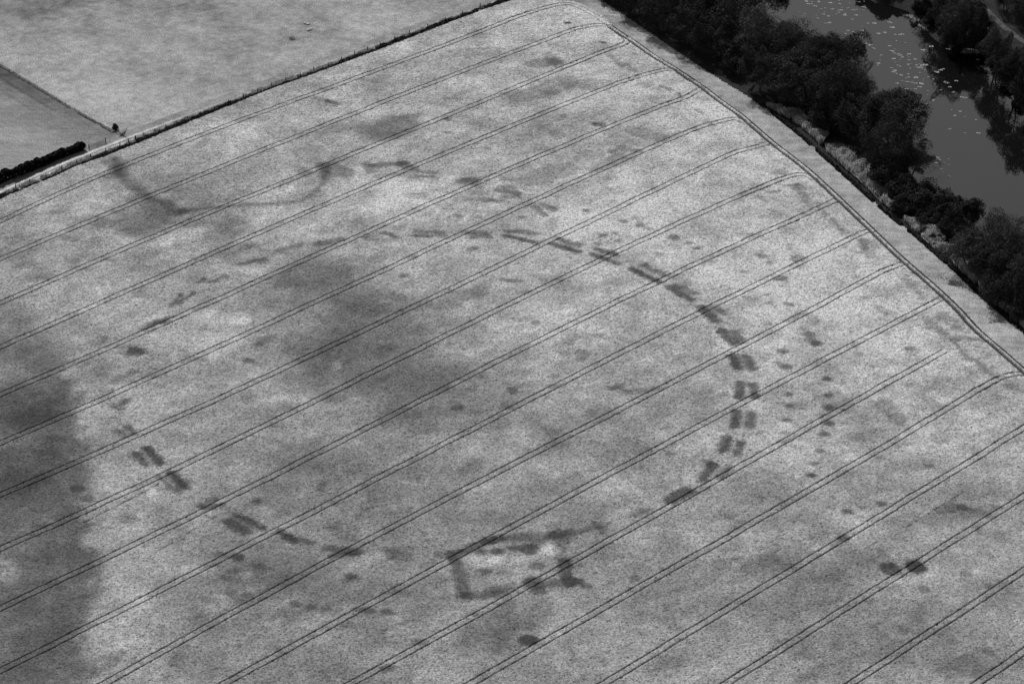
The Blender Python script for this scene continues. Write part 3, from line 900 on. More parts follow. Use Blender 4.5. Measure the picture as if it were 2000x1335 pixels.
# ------------------------------------------------------------------ foliage makers
def leaf_cards(C, Nn, size, flat=0.6):
    """C centres (n,3), Nn outward normals; returns verts, faces of leaf-clump quads"""
    n = len(C)
    d = Nn * flat + rng.normal(size=(n, 3)) * 0.6 + np.array([0, 0, .25])
    d /= np.linalg.norm(d, axis=1)[:, None]
    a = np.cross(d, rng.normal(size=(n, 3)))
    a /= np.linalg.norm(a, axis=1)[:, None] + 1e-9
    b = np.cross(d, a)
    s = size * (0.6 + 0.8 * rng.random(n))[:, None]
    k = (0.55 + 0.4 * rng.random(n))[:, None]
    Vq = np.stack([C - a * s, C - b * s * k * .8 + a * s * .15, C + a * s, C + b * s * k + a * s * .1], 1)
    # gentle fold so that cards are not perfectly flat
    Vq[:, 1] += d * s * 0.25
    Vq[:, 3] += d * s * 0.15
    return Vq.reshape(-1, 3)


def crown_mesh(name, R, Hh, lobes, leaves, size, mat, base=0.35, seed=0, droop=0.0):
    """crown of radius R and height Hh standing on z = base"""
    r = np.random.default_rng(seed)
    Cs, Ns = [], []
    per = leaves // lobes
    for k in range(lobes):
        th = r.random() * 2 * math.pi
        ph = math.acos(1 - 1.85 * r.random())
        rr = (0.45 + 0.5 * r.random())
        ctr = np.array([math.cos(th) * math.sin(ph) * R * rr, math.sin(th) * math.sin(ph) * R * rr, base + Hh * 0.48 + math.cos(ph) * Hh * 0.5 * rr])
        lr = R * (0.16 + 0.24 * r.random())
        v = r.normal(size=(per, 3))
        v /= np.linalg.norm(v, axis=1)[:, None]
        v[:, 2] = np.where(r.random(per) < .7, np.abs(v[:, 2]), v[:, 2])
        rad = lr * (0.62 + 0.42 * r.random(per) ** 0.6)
        c = ctr + v * rad[:, None] * np.array([1, 1, .85 + droop])
        c += r.normal(size=c.shape) * 0.12
        Cs.append(c)
        Ns.append(v)
    # stray shoots beyond the outline
    m = leaves // 14
    v = r.normal(size=(m, 3))
    v /= np.linalg.norm(v, axis=1)[:, None]
    v[:, 2] = np.abs(v[:, 2]) - .25
    Cs.append(v * np.array([R, R, Hh * .52]) * (0.9 + 0.16 * r.random(m))[:, None] + np.array([0, 0, base + Hh * .48]))
    Ns.append(v)
    C, Nn = np.vstack(Cs), np.vstack(Ns)
    # pull the outline out of round with slow swells
    sw = np.stack([fbm(C[:, 1] + 50 * seed, C[:, 2], 3.2, 401, 2), fbm(C[:, 2] + 50 * seed, C[:, 0], 3.2, 411, 2), fbm(C[:, 0] + 50 * seed, C[:, 1], 2.6, 421, 2)], 1)
    C = C + sw * np.array([2.6, 2.6, 2.2])
    Vq = leaf_cards(C, Nn, size)
    Vq[:, 2] = np.maximum(Vq[:, 2], 0.05)
    Fq = np.arange(len(Vq)).reshape(-1, 4)
    me_o = mesh_np(name, Vq, Fq, mat)
    return me_o


def trunk_mesh(name, R, Hh, seed):
    r = random.Random(seed)
    mb = MB()
    stems = r.choice([1, 2, 3])
    for s_ in range(stems):
        ang = r.random() * 6.28
        p = Vector((0.25 * math.cos(ang), 0.25 * math.sin(ang), -0.6))
        rad = 0.34 / math.sqrt(stems) * (R / 5)
        dirv = Vector((0.25 * math.cos(ang) * (stems > 1), 0.25 * math.sin(ang) * (stems > 1), 1)).normalized()
        for k in range(5):
            q = p + dirv * (Hh * 0.15) + Vector((r.uniform(-.2, .2), r.uniform(-.2, .2), 0))
            mb.tube(p, q, rad, rad * .82, 8)
            if k >= 1:
                for _ in range(2):
                    a2 = r.random() * 6.28
                    l = R * r.uniform(.45, .75)
                    e = q + Vector((math.cos(a2) * l, math.sin(a2) * l, Hh * r.uniform(.08, .2)))
                    mid = q.lerp(e, .5) + Vector((0, 0, -.15))
                    mb.tube(q, mid, rad * .5, rad * .34, 6)
                    mb.tube(mid, e, rad * .34, rad * .1, 5)
            p = q
            rad *= .8
    return mb.build(name, M_bark)


# seven crown shapes, all for a 5.5 m radius; every tree is a scaled, turned copy
PROTO = []
specs = [(5.5, 9.0, 46, 24000, .11, M_leaf, .5), (5.5, 8.0, 36, 23000, .12, M_leaf, .4), (5.5, 10.0, 54, 24000, .10, M_leaf, .8), (5.5, 7.0, 40, 21000, .18, M_leaf, .2),
         (5.5, 8.5, 48, 24000, .10, M_leaf_l, .4), (5.5, 5.0, 36, 20000, .17, M_leaf, .1), (5.5, 9.5, 32, 23000, .11, M_leaf_l, .6)]
for k, sp in enumerate(specs):
    c = crown_mesh('crown', sp[0], sp[1], sp[2], sp[3], sp[4], sp[5], sp[6], 300 + k)
    t = trunk_mesh('trunk', sp[0], sp[1], 500 + k)
    PROTO.append((c, t, sp[1]))
proto_used = [False] * len(PROTO)


def plant_tree(cx, cy, rpx, kind, label, name='riverside_tree', cat='tree', group=None, gz0=-0.1, hs=1.0):
    """cx, cy = middle of the crown in photograph px, rpx = its half width in px"""
    c0, t0, hh = PROTO[kind]
    # metres per px at that place
    p = G([(cx, cy)], 4.0)[0]
    dist = math.sqrt(p[0] ** 2 + (p[1] - CY) ** 2 + H * H)
    mpp = dist / (1000 * F)
    s = rpx * mpp / 5.6 * (1.22 if rpx > 30 else 1.0)
    zc = (hh * 0.5 * hs) * s
    p = G([(cx, cy)], zc + gz0)[0]
    root = empty(name, (p[0], p[1], gz0), rng.random() * 6.28)
    fx = rng.uniform(.86, 1.16)
    root.scale = (s * fx, s * (2 - fx), s * hs)
    for src, i in ((c0, 0), (t0, 1)):
        if not proto_used[kind]:
            o = src
        else:
            o = src.copy()
            COL.objects.link(o)
        o.parent = root
    proto_used[kind] = True
    tag(root, label, cat, group)
    return root


NB = 'trees along the near river bank'
FB = 'trees on the far river bank'
near_trees = [
    (1196, -26, 34, 3, 'dark low tree at the very top of the tree belt, beside the field corner'),
    (1240, -2, 38, 0, 'dark tree second from the top along the field side of the tree belt'),
    (1290, 22, 40, 2, 'black shaded tree on the field side, upper end of the belt, shading the grass margin'),
    (1300, -25, 42, 1, 'dark tree cut by the top edge of the picture behind the first field side trees'),
    (1340, 52, 40, 0, 'dark tree on the field side where its shadow blurs onto the margin'),
    (1365, 0, 46, 2, 'tall dark tree at the top edge in the middle of the belt'),
    (1396, 82, 40, 1, 'dark tree on the field side next to the bend of the fifth wheel lines'),
    (1432, 112, 36, 3, 'low black tree on the field side just above the start of the pale reeds'),
    (1428, 30, 46, 6, 'slightly paler tree inside the belt behind the field side row'),
    (1480, -8, 50, 1, 'wide dark tree at the top edge whose crown ends at the open water'),
    (1470, 78, 48, 4, 'palest leafy tree of the upper belt, with bright leaf clumps'),
    (1478, 145, 40, 0, 'dark tree behind the narrow upper end of the bank reeds'),
    (1530, 92, 46, 4, 'pale topped tree at the water beside the river narrows of the upper belt'),
    (1540, 150, 44, 6, 'mid grey tree in the centre of the belt below the pale crowns'),
    (1588, 122, 44, 2, 'dark tree leaning to the water above the widest bulge of canopy'),
    (1552, 188, 42, 1, 'black tree behind the first thick clump of pale reeds'),
    (1630, 132, 48, 0, 'large round dark tree pushing the canopy out into the river'),
    (1615, 190, 50, 2, 'tall dark tree in the middle of the wide part of the belt'),
    (1655, 186, 42, 4, 'round tree at the water on the right of the canopy bulge'),
    (1616, 230, 40, 3, 'dark tree with bright leaf dots just behind the long reed clump'),
    (1672, 248, 46, 1, 'dark tree between the reed clump and the round tree of the bend'),
    (1734, 246, 56, 0, 'largest round black tree on the river bend with open water on its right'),
    (1735, 305, 46, 2, 'dark tree directly below the largest round tree'),
    (1766, 322, 32, 6, 'thin topped tree below the largest round tree, beside faint lily patches'),
    (1728, 352, 34, 3, 'low dark tree behind the brightest stretch of reeds'),
]
for i_t, t_ in enumerate(near_trees):
    plant_tree(t_[0] + (7 if i_t < 15 else 13), t_[1] - (5 if i_t < 15 else 9), t_[2], t_[3], t_[4], group=NB, hs=1.05)
near_bushes = [
    (1782, 378, 36, 5, 'low black bush at the water where the tree belt thins out'),
    (1826, 396, 38, 5, 'wide low black bush in the middle of the thin part of the belt'),
    (1872, 414, 36, 5, 'low black bush whose edge makes the point of the bank into the river'),
    (1768, 402, 26, 5, 'small dark bush between the bright reeds and the low black bushes'),
    (1815, 428, 26, 5, 'dark bush behind the broken pale reeds'),
    (1862, 446, 28, 5, 'dark bush in the gap before the lower right trees'),
    (1806, 446, 13, 5, 'small round black bush standing alone among broken pale reeds'),
    (1828, 466, 13, 5, 'smaller round black bush standing just below its twin among the reeds'),
    (1890, 452, 22, 5, 'low bush touching the left side of the lower right pale crowned tree'),
]
for t_ in near_bushes:
    plant_tree(t_[0], t_[1], t_[2], t_[3], t_[4], name='bush', cat='bush', group='low bushes on the near bank', hs=1.0)
lower_trees = [
    (1955, 462, 44, 4, 'round pale crowned tree at the water, first of the lower right group'),
    (1898, 490, 42, 6, 'mid grey tree on the left of the lower right group, behind the reeds'),
    (2010, 480, 42, 4, 'pale tree cut by the right edge of the picture beside the water'),
    (1950, 520, 44, 0, 'dark tree in the centre of the lower right group'),
    (2005, 545, 46, 2, 'black tree cut by the right edge below the pale one'),
    (1958, 566, 36, 1, 'black tree beside the pale sapling at the end of the long reeds'),
    (2010, 598, 34, 3, 'lowest black tree at the right edge above the last reeds'),
    (2060, 640, 40, 0, 'black tree just beyond the right edge of the picture'),
    (1925, 508, 28, 6, 'small mid grey tree between the reeds and the centre of the lower right group'),
]
for t_ in lower_trees[:-2] + lower_trees[-1:]:
    plant_tree(t_[0], t_[1], t_[2], t_[3], t_[4], group='trees of the lower right group')
far_trees = [
    (1726, -62, 36, 3, 'black tree on the far bank at the top edge, overhanging the river at left'),
    (1780, -52, 32, 3, 'black tree on the far bank at the top edge, second from the left'),
    (1842, -22, 38, 4, 'paler tree on the far bank above the upper reeds'),
    (1852, 36, 24, 3, 'low dark tree on the far bank right behind the upper reeds'),
    (1874, 6, 34, 6, 'grey topped tree on the far bank left of the pale lane'),
    (1866, 48, 34, 4, 'pale leafy tree hanging over the far reeds'),
    (1906, 60, 31, 1, 'dark tree on the far bank above the point of the reeds'),
    (1948, 98, 31, 6, 'faintly lit tree on the far bank above the bright far reeds'),
    (1990, 146, 36, 0, 'black tree on the far bank at the right edge, the lowest of them'),
    (1968, -8, 28, 2, 'dark tree beyond the pale lane at the top edge'),
    (2008, 14, 32, 4, 'dark tree beyond the pale lane in the top right corner'),
    (2030, 190, 40, 1, 'black tree beyond the right edge of the picture on the far bank'),
]
for t_ in far_trees:
    plant_tree(t_[0], t_[1], t_[2], t_[3], t_[4], group=FB, hs=1.4 if t_[0] > 1850 else 1.0, gz0=-.6)

far_bushes = [
    (1722, -14, 22, 5, 'black bush overhanging the far shore at the top edge, left of its neighbour'),
    (1750, -10, 20, 5, 'black bush overhanging the far shore at the top edge, beside the lily raft'),
    (1796, 22, 18, 5, 'small dark bush on the upper far shore behind the first thin reeds'),
    (1816, 44, 20, 5, 'dark bush on the far shore between the two thin upper reed lines'),
    (1850, 74, 20, 5, 'dark bush on the far shore just above the point with the sparse reeds'),
    (1885, 84, 22, 3, 'dark bush right behind the bright level line of far reeds'),
    (1925, 84, 20, 3, 'dark bush at the right end of the bright level line of far reeds'),
    (1952, 112, 22, 5, 'dark bush on the far shore where the scattered right hand reeds begin'),
    (1975, 144, 22, 3, 'dark bush behind the scattered reeds at the right edge'),
    (1996, 182, 24, 5, 'lowest dark bush on the far shore at the right edge'),
]
for t_ in far_bushes:
    plant_tree(t_[0] + 5, t_[1] - 7, t_[2], t_[3], t_[4], name='bush', cat='bush', group='bushes along the far shore', gz0=-1.2, hs=1.3)

# pale farm lane beyond the river
lane = catmull(G([(1880, -40), (1915, 5), (1945, 38), (1975, 64), (2010, 88), (2080, 130)], 0.0), 2)
la, lb = offset(lane, 1.0), offset(lane, -1.0)
n_ = len(la)
Vl = np.vstack([np.c_[la, np.full(n_, .03)], np.c_[lb, np.full(n_, .03)]])
Fl = np.array([(i, i + n_, i + n_ + 1, i + 1) for i in range(n_ - 1)])
M_lane = grass_material('lane_grass', 0.05, 0.015, 4)
tag(mesh_np('lane', Vl, Fl, M_lane), kind='structure')

# ------------------------------------------------------------------ blade vegetation (reeds, verge, shade strips)
def blades(centres, h, w, lean=0.25):
    """upright narrow tapering cards; centres (n,3), h (n,)"""
    n = len(centres)
    th = rng.random(n) * math.pi
    a = np.c_[np.cos(th), np.sin(th), np.zeros(n)] * (w * (0.7 + .6 * rng.random(n)))[:, None]
    top = np.c_[rng.normal(size=(n, 2)) * lean * h[:, None], h]
    c = centres
    Vq = np.stack([c - a, c + a, c + a * .35 + top, c - a * .35 + top], 1)
    return Vq.reshape(-1, 3)


def band_points(P, n, w0, w1, wv=None):
    """n random points on a band around polyline P, offset from w0 to w1 (metres)"""
    d = np.r_[0, np.cumsum(np.hypot(*np.diff(P, axis=0).T))]
    t = rng.random(n) * d[-1]
    x, y = np.interp(t, d, P[:, 0]), np.interp(t, d, P[:, 1])
    T = np.gradient(P, axis=0)
    T /= np.linalg.norm(T, axis=1)[:, None]
    tx, ty = np.interp(t, d, T[:, 0]), np.interp(t, d, T[:, 1])
    o = w0 + (w1 - w0) * rng.random(n)
    return np.c_[x - ty * o, y + tx * o], o, t


def card_stuff(name, Vq, mat, label, cat):
    o = mesh_np(name, Vq, np.arange(len(Vq)).reshape(-1, 4), mat)
    tag(o, label, cat, kind='stuff')
    return o


def reed_patch(px_line, n, w0, w1, hh, label, name='reeds'):
    n, w1, w0, hh = int(n * 2.2), w1 * 1.35, w0 * .6, hh * .85
    P = catmull(G(px_line, 0.0), 1.0)
    pts, o, t = band_points(P, n, w0, w1)
    nz = vnoise(pts[:, 0], pts[:, 1], 2.2, 161)
    L_ = t.max()
    taper = np.minimum(1, np.minimum(t, L_ - t) / 3.5)
    wide = (w1 - w0) * (.3 + .75 * (vnoise(t, 0 * t + px_line[0][0], 3.0, 167) + .5)) * taper
    k = (nz > -0.30) & (o < w0 + wide)
    pts, nz = pts[k], nz[k]
    h = hh * (0.55 + 0.9 * (nz + .5)) * (0.75 + .5 * rng.random(len(pts)))
    Vq = blades(np.c_[pts, np.full(len(pts), -0.1)], h, 0.11)
    # feathery heads
    C = np.c_[pts, h * 0.92] + rng.normal(size=(len(pts), 3)) * 0.08
    Vh = leaf_cards(C, np.tile([0, 0, 1.0], (len(C), 1)), 0.16)
    return card_stuff(name, np.vstack([Vq, Vh]), M_reed, label, 'reeds')


reed_patch([(1520, 222), (1545, 236), (1575, 258), (1602, 284)], 5200, 0.3, 4.2, 1.9, 'short upper clump of pale dry reeds between the grass margin and the black trees')
reed_patch([(1496, 206), (1512, 216), (1524, 226)], 1400, 0.2, 2.6, 1.6, 'small thin tuft of pale reeds at the upper end of the bank vegetation')
reed_patch([(1612, 296), (1640, 322), (1680, 358), (1716, 392), (1742, 414)], 9500, 0.6, 5.2, 2.0, 'long bright clump of pale reeds in the middle of the bank, below the round black tree')
reed_patch([(1762, 430), (1790, 456), (1822, 486)], 3400, 0.6, 6.5, 1.5, 'broken patchy pale reeds around the two small round black bushes')
reed_patch([(1826, 486), (1860, 516), (1895, 548), (1922, 574)], 7000, 0.5, 4.8, 1.9, 'long pale reed clump in front of the lower right trees')
reed_patch([(1900, 560), (1918, 566), (1930, 572)], 1500, 0.5, 5.0, 2.6, 'tall pale bushy tuft at the lower end of the long reed clump')
reed_patch([(1940, 592), (1965, 612), (1990, 634), (2030, 672)], 4500, 0.5, 4.2, 1.7, 'last pale reeds in the lower right corner of the bank')
# dark leaves added as the shaded foot of the reeds, field side
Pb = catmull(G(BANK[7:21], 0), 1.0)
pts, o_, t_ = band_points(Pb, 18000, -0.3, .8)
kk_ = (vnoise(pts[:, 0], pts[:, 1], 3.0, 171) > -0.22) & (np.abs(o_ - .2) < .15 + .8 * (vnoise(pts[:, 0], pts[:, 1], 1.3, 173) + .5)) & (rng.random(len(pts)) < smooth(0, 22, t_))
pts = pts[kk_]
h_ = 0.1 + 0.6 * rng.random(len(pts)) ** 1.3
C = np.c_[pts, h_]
card_stuff('reed_shade', leaf_cards(C, np.tile([0, 0, 1.0], (len(C), 1)), 0.22), M_shade_leaf, 'low dark leaves added as shade along the foot of the pale reeds by the grass margin', 'reed_shade')

# far bank reeds and floating fringe
def far_fringe(px_line, n, w, hh, label):
    n, w, hh = int(n * 1.0), w * .9, hh * .65
    P = catmull(G([(a - 2, b + 4) for a, b in px_line], WZ), 1.0)
    pts, o, t = band_points(P, n, -w, w)
    k = vnoise(pts[:, 0], pts[:, 1], 1.6, 181) > 0.0
    pts = pts[k]
    h = hh * (0.4 + .8 * rng.random(len(pts)))
    Vq = blades(np.c_[pts, np.full(len(pts), WZ - .1)], h, 0.09, .4)
    card_stuff('reeds', Vq, M_reed, label, 'reeds')


far_fringe([(1775, 26), (1795, 40), (1815, 52), (1830, 62)], 900, 1.6, 1.0, 'thin pale reeds on the upper far shore of the river')
far_fringe([(1838, 66), (1856, 82), (1868, 92)], 650, 1.2, .9, 'sparse pale reeds running down the far shore to its point')
far_fringe([(1876, 96), (1900, 99), (1925, 97), (1936, 104)], 1500, 1.0, 1.0, 'bright pale reeds in a level line along the far shore point')
far_fringe([(1945, 122), (1962, 142), (1985, 178), (2005, 215)], 1100, 1.8, .9, 'scattered pale reeds on the far shore at the right edge')
far_fringe([(1690, 8), (1695, 14)], 120, .8, .8, 'tiny pale reed tuft under the black overhanging far tree')

# grass verge along the left fence: tall pale grass, black leaves added as its near-side shade
EL = np.array(EDGE_L, float)
ELW = catmull(G(EL[:-1], 0.0), 1.0)
pts, o_, t_ = band_points(ELW, 40000, 0.8, 2.7)
nz = vnoise(pts[:, 0], pts[:, 1], 2.0, 191)
kv = (nz > -.25) & (o_ < 1.5 + 1.6 * (vnoise(pts[:, 0], pts[:, 1], 1.1, 193) + .5))
pts, nz = pts[kv], nz[kv]
h_ = (0.45 + 0.45 * (nz + .5)) * (0.7 + .6 * rng.random(len(pts)))
card_stuff('verge_grass', blades(np.c_[pts, np.zeros(len(pts))], h_, 0.10), M_verge, 'tall pale grass verge under the post and wire fence on the left side of the field', 'grass')
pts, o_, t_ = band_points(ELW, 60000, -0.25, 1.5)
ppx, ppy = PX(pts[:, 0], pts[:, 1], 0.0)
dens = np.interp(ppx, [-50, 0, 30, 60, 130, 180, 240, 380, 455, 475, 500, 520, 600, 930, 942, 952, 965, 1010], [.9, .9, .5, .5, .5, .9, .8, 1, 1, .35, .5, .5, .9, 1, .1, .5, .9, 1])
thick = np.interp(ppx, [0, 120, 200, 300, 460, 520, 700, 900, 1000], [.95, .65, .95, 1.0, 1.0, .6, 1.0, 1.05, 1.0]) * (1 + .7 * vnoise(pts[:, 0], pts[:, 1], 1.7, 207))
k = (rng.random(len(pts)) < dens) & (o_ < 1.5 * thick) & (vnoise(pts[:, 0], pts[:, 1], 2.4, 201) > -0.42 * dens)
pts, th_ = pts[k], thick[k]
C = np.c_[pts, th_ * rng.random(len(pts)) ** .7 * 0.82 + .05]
card_stuff('verge_shade_strip', leaf_cards(C, np.tile([0, -.5, 0.8], (len(C), 1)), 0.17), M_shade_leaf, 'low strip of black leaves added as the shaded near side of the pale verge along the left edge of the field', 'verge shade')

# thick clipped hedge far left
hp = catmull(G([(-120, 420), (0, 355), (30, 346), (60, 333), (90, 320), (120, 307), (150, 296), (164, 291)], 0.0), 1.0)
pts, o_, t_ = band_points(hp, 30000, -1.0, 1.1)
hh_ = np.interp(PX(pts[:, 0], pts[:, 1], 0)[0], [0, 60, 140, 150, 168], [3.0, 2.5, 2.0, 2.3, 1.9])
hh_ = hh_ * (1 + .40 * vnoise(pts[:, 0], pts[:, 1], 1.5, 211) + .25 * vnoise(pts[:, 0], pts[:, 1], .6, 213)) * np.sqrt(np.clip(1.15 - np.abs(o_ / 1.15) ** 3, .2, 1))
zz = hh_ * (1 - rng.random(len(pts)) ** 2.2 * .95)
C = np.c_[pts, zz]
hedge = mesh_np('hedge', leaf_cards(C, np.c_[np.zeros((len(C), 2)), np.ones(len(C))], 0.2), np.arange(len(C) * 4).reshape(-1, 4), M_leaf_h)
tag(hedge, 'thick black hedge beside the farm track at the left edge of the picture', 'hedge')

# ------------------------------------------------------------------ fences, gate, small things
POSTS = [(31, 370), (59, 360), (90, 349), (121, 335), (150, 322), (177, 311), (207, 300), (234, 288), (251, 282), (265, 276), (281, 270), (303, 262), (324, 254), (346, 246), (367, 238), (392, 228),
         (419, 218), (447, 205), (475, 194), (503, 183), (531, 172), (558, 162), (586, 152), (613, 141), (641, 131), (667, 121), (693, 110), (718, 101), (742, 92), (771, 81), (800, 69), (835, 57), (869, 44), (903, 31), (938, 17), (972, 4)]
fence = empty('fence', (*G([POSTS[0]], 0)[0], 0))
tag(fence, 'long wooden post and wire fence in the pale verge between farm track and crop', 'fence')
f0 = G([POSTS[0]], 0)[0]
pw = G(POSTS, 0) - f0
# stand the posts a little behind the foot of the verge
dirv = pw[-1] - pw[0]
dirv /= np.hypot(*dirv)
nrm = np.array([-dirv[1], dirv[0]])
for k, p in enumerate(pw):
    thickp = 0.14 if k != 9 else 0.24
    hgt_ = 1.7 + rng.uniform(-.1, .15)
    mb = MB()
    lean = rng.normal(size=2) * 0.05
    mb.tube((0, 0, -.2), (lean[0], lean[1], hgt_ * .97), thickp, thickp * .92, 8)
    mb.tube((lean[0], lean[1], hgt_ * .97), (lean[0], lean[1], hgt_ + .05), thickp * .92, thickp * .3, 8)
    o = mb.build('post', M_post, fence)
    o.location = (p[0], p[1], 0)
for hz in (0.45, 0.8, 1.15):
    mb = MB()
    for a, b in zip(pw[:-1], pw[1:]):
        mid = (a + b) / 2
        mb.tube((a[0], a[1], hz), (mid[0], mid[1], hz - .03), .008, .008, 4)
        mb.tube((mid[0], mid[1], hz - .03), (b[0], b[1], hz), .008, .008, 4)
    mb.build('wire', M_wire, fence)

dposts = [(0, 130), (18, 141), (37, 152), (56, 163), (74, 174), (92, 184), (110, 195), (128, 206), (147, 217), (168, 230), (180, 236), (197, 246), (214, 256)]
fence2 = empty('fence', (*G([dposts[0]], 0)[0], 0))
tag(fence2, 'low wire fence dividing the pale meadow from the darker pasture at far left', 'fence')
f0 = G([dposts[0]], 0)[0]
pw2 = G(dposts, 0) - f0
for k, p in enumerate(pw2):
    mb = MB()
    mb.tube((0, 0, -.2), (rng.uniform(-.06, .06), 0, 1.1), .07, .06, 8)
    o = mb.build('post', M_post, fence2)
    o.location = (p[0], p[1], 0)
for hz in (0.4, .7, 1.0):
    mb = MB()
    for a, b in zip(pw2[:-1], pw2[1:]):
        mb.tube((a[0], a[1], hz), (b[0], b[1], hz), .012, .012, 4)
    mb.build('wire', M_wire, fence2)
# dry grass left unmown under that fence
Pd = catmull(G([(0, 128), (55, 161), (105, 192), (150, 219), (222, 259)], 0), 1)
pts, o_, t_ = band_points(Pd, 5000, -.35, .45)
k = vnoise(pts[:, 0], pts[:, 1], 3.5, 221) > -.15
pts = pts[k]
card_stuff('rough_grass', blades(np.c_[pts, np.zeros(len(pts))], .25 + .3 * rng.random(len(pts)), .09), M_verge, 'thin line of pale uncut grass under the wire fence between meadow and pasture', 'grass')

# field gate between hedge end and bush
ga, gb = G([(174, 291), (206, 279)], 0)
gl = np.hypot(*(gb - ga))
gate = empty('field_gate', (ga[0], ga[1], 0), math.atan2(*(gb - ga)[::-1]))
tag(gate, 'metal barred field gate between the black hedge end and the small dark bush', 'gate')
mb = MB()
for z in (.25, .45, .65, .9, 1.15):
    mb.tube((.15, 0, z), (gl - .15, 0, z), .03, .03, 6)
mb.build('rail', M_post, gate)
mb = MB()
for x in (.15, gl * .5, gl - .15):
    mb.tube((x, 0.035, .2), (x, 0.035, 1.2), .03, .03, 6)
mb.tube((.15, .035, .25), (gl * .5, .035, 1.15), .022, .022, 6)
mb.tube((gl - .15, .035, .25), (gl * .5, .035, 1.15), .022, .022, 6)
mb.build('brace', M_post, gate)
for x, hgt_ in ((-.05, 1.5), (gl + .1, 1.6)):
    mb = MB()
    mb.tube((x, 0, -.2), (x, 0, hgt_), .13, .11, 8)
    mb.build('gatepost', M_post, gate)

# small dark bush by the gate corner and the bare shrub next to it
plant_tree(225, 249, 7, 5, 'small black leafy bush at the corner where the divider fence meets the farm track', name='bush', cat='bush', gz0=0.0, hs=1.5)
b0 = G([(238, 265)], 0)[0]
bare = empty('bare_shrub', (b0[0], b0[1], 0))
tag(bare, 'bare leafless shrub with thin forked branches right beside the small black bush', 'shrub')
mb = MB()
r_ = random.Random(5)
for (tx, tz) in ((1.6, 2.9), (1.1, 1.9), (1.35, 2.3), (-.9, 1.1), (-.5, 1.5), (.4, 1.3), (.75, 1.5), (-1.3, .7), (.1, .8), (1.7, 2.2)):
    p = Vector((0, 0, -.05))
    e = Vector((tx, r_.uniform(-.5, .5), tz))
    prev = p
    for k in range(1, 6):
        f = k / 5
        q = p.lerp(e, f) + Vector((0, 0, -.5 * math.sin(f * math.pi) * (tx > 1))) + Vector((r_.uniform(-.08, .08), r_.uniform(-.08, .08), 0))
        mb.tube(prev, q, .12 * (1.15 - f), .12 * (.98 - f * .8), 5)
        if k > 1:
            for _ in range(2):
                mb.tube(q, q + Vector((r_.uniform(-.35, .35), r_.uniform(-.3, .3), r_.uniform(.05, .45))), .045, .015, 4)
        prev = q
mb.build('branches', M_post, bare)

# feeding place in the meadow
def trough(px, length, width, ang, label, name, ring=False):
    p = G([px], 0)[0]
    root = empty(name, (p[0], p[1], 0.02), ang)
    tag(root, label, 'trough')
    if not ring:
        mb = MB()
        w, l, hh, t = width / 2, length / 2, .3, .12
        mb.box((0, -w, .1 + hh / 2), (length, t, hh))
        mb.box((0, w, .1 + hh / 2), (length, t, hh))
        mb.box((-l + .03, 0, .1 + hh / 2), (t, width - t, hh))
        mb.box((l - .03, 0, .1 + hh / 2), (t, width - t, hh))
        mb.box((0, 0, .13), (length - 2 * t, width - t, .05))
        mb.build('basin', M_pale, root)
        for sx in (-1, 1):
            mb = MB()
            mb.box((sx * l * .7, 0, .05), (.12, width * .9, .1))
            mb.build('foot', M_pale, root)
    else:
        mb = MB()
        n = 20
        for z in (.25, .6, 1.05):
            mb = MB()
            for k in range(n):
                a, b = 2 * math.pi * k / n, 2 * math.pi * (k + 1) / n
                mb.tube((width * math.cos(a), width * math.sin(a), z), (width * math.cos(b), width * math.sin(b), z), .035, .035, 5)
            mb.build('ring', M_metal, root)
        mb = MB()
        for k in range(n):
            a = 2 * math.pi * k / n
            mb.tube((width * math.cos(a), width * math.sin(a), 0), (width * math.cos(a), width * math.sin(a), 1.08), .025, .025, 5)
        mb.build('bars', M_metal, root)
        mb = MB()
        for k in range(260):
            a, rr = rng.random() * 6.28, width * .8 * math.sqrt(rng.random())
            c = Vector((rr * math.cos(a), rr * math.sin(a), .1 + .35 * rng.random() * (1 - rr / width)))
            d = Vector(rng.normal(size=3)).normalized() * .22
            mb.tube(c - d, c + d * .9, .03, .02, 4)
        mb.build('hay', M_verge, root)
    return root


trough((570, 76), 0, .85, 0, 'round metal ring feeder on dark worn ground in the upper left meadow', 'ring_feeder', True)
trough((599, 47), 1.7, .7, math.radians(-38), 'pale stone trough on worn ground, uppermost of the three small pale things in the meadow', 'water_trough')
trough((604, 59), 1.9, .55, math.radians(44), 'narrow pale feed trough lying just below the uppermost trough in the meadow', 'feed_trough')

# ------------------------------------------------------------------ water lilies
def pad_mesh(seed):
    r = np.random.default_rng(seed)
    Vp, Fp = [], []
    n = r.integers(9, 16)
    for k in range(n):
        a, rr = r.random() * 6.28, 0.62 * math.sqrt(r.random())
        cx, cy = rr * math.cos(a) * 1.25, rr * math.sin(a) * .8
        s = .13 + .12 * r.random()
        st = r.random() * 6.28
        m = 9
        base = len(Vp)
        tx, ty = r.normal(size=2) * .10
        zz = .012 + .004 * k
        Vp.append((cx, cy, zz))
        for i in range(m):
            w = st + (2 * math.pi - .5) * i / (m - 1)
            x, y = s * math.cos(w), s * math.sin(w)
            Vp.append((cx + x, cy + y, zz + max(-0.008, tx * x + ty * y) + .01))
        for i in range(m - 1):
            Fp.append((base, base + 1 + i, base + 2 + i))
    return np.array(Vp), np.array(Fp)


pads = []
for k in range(6):
    Vp, Fp = pad_mesh(700 + k)
    pads.append(mesh_np('lily_pads', Vp, Fp, M_pad))
pad_used = [False] * 6


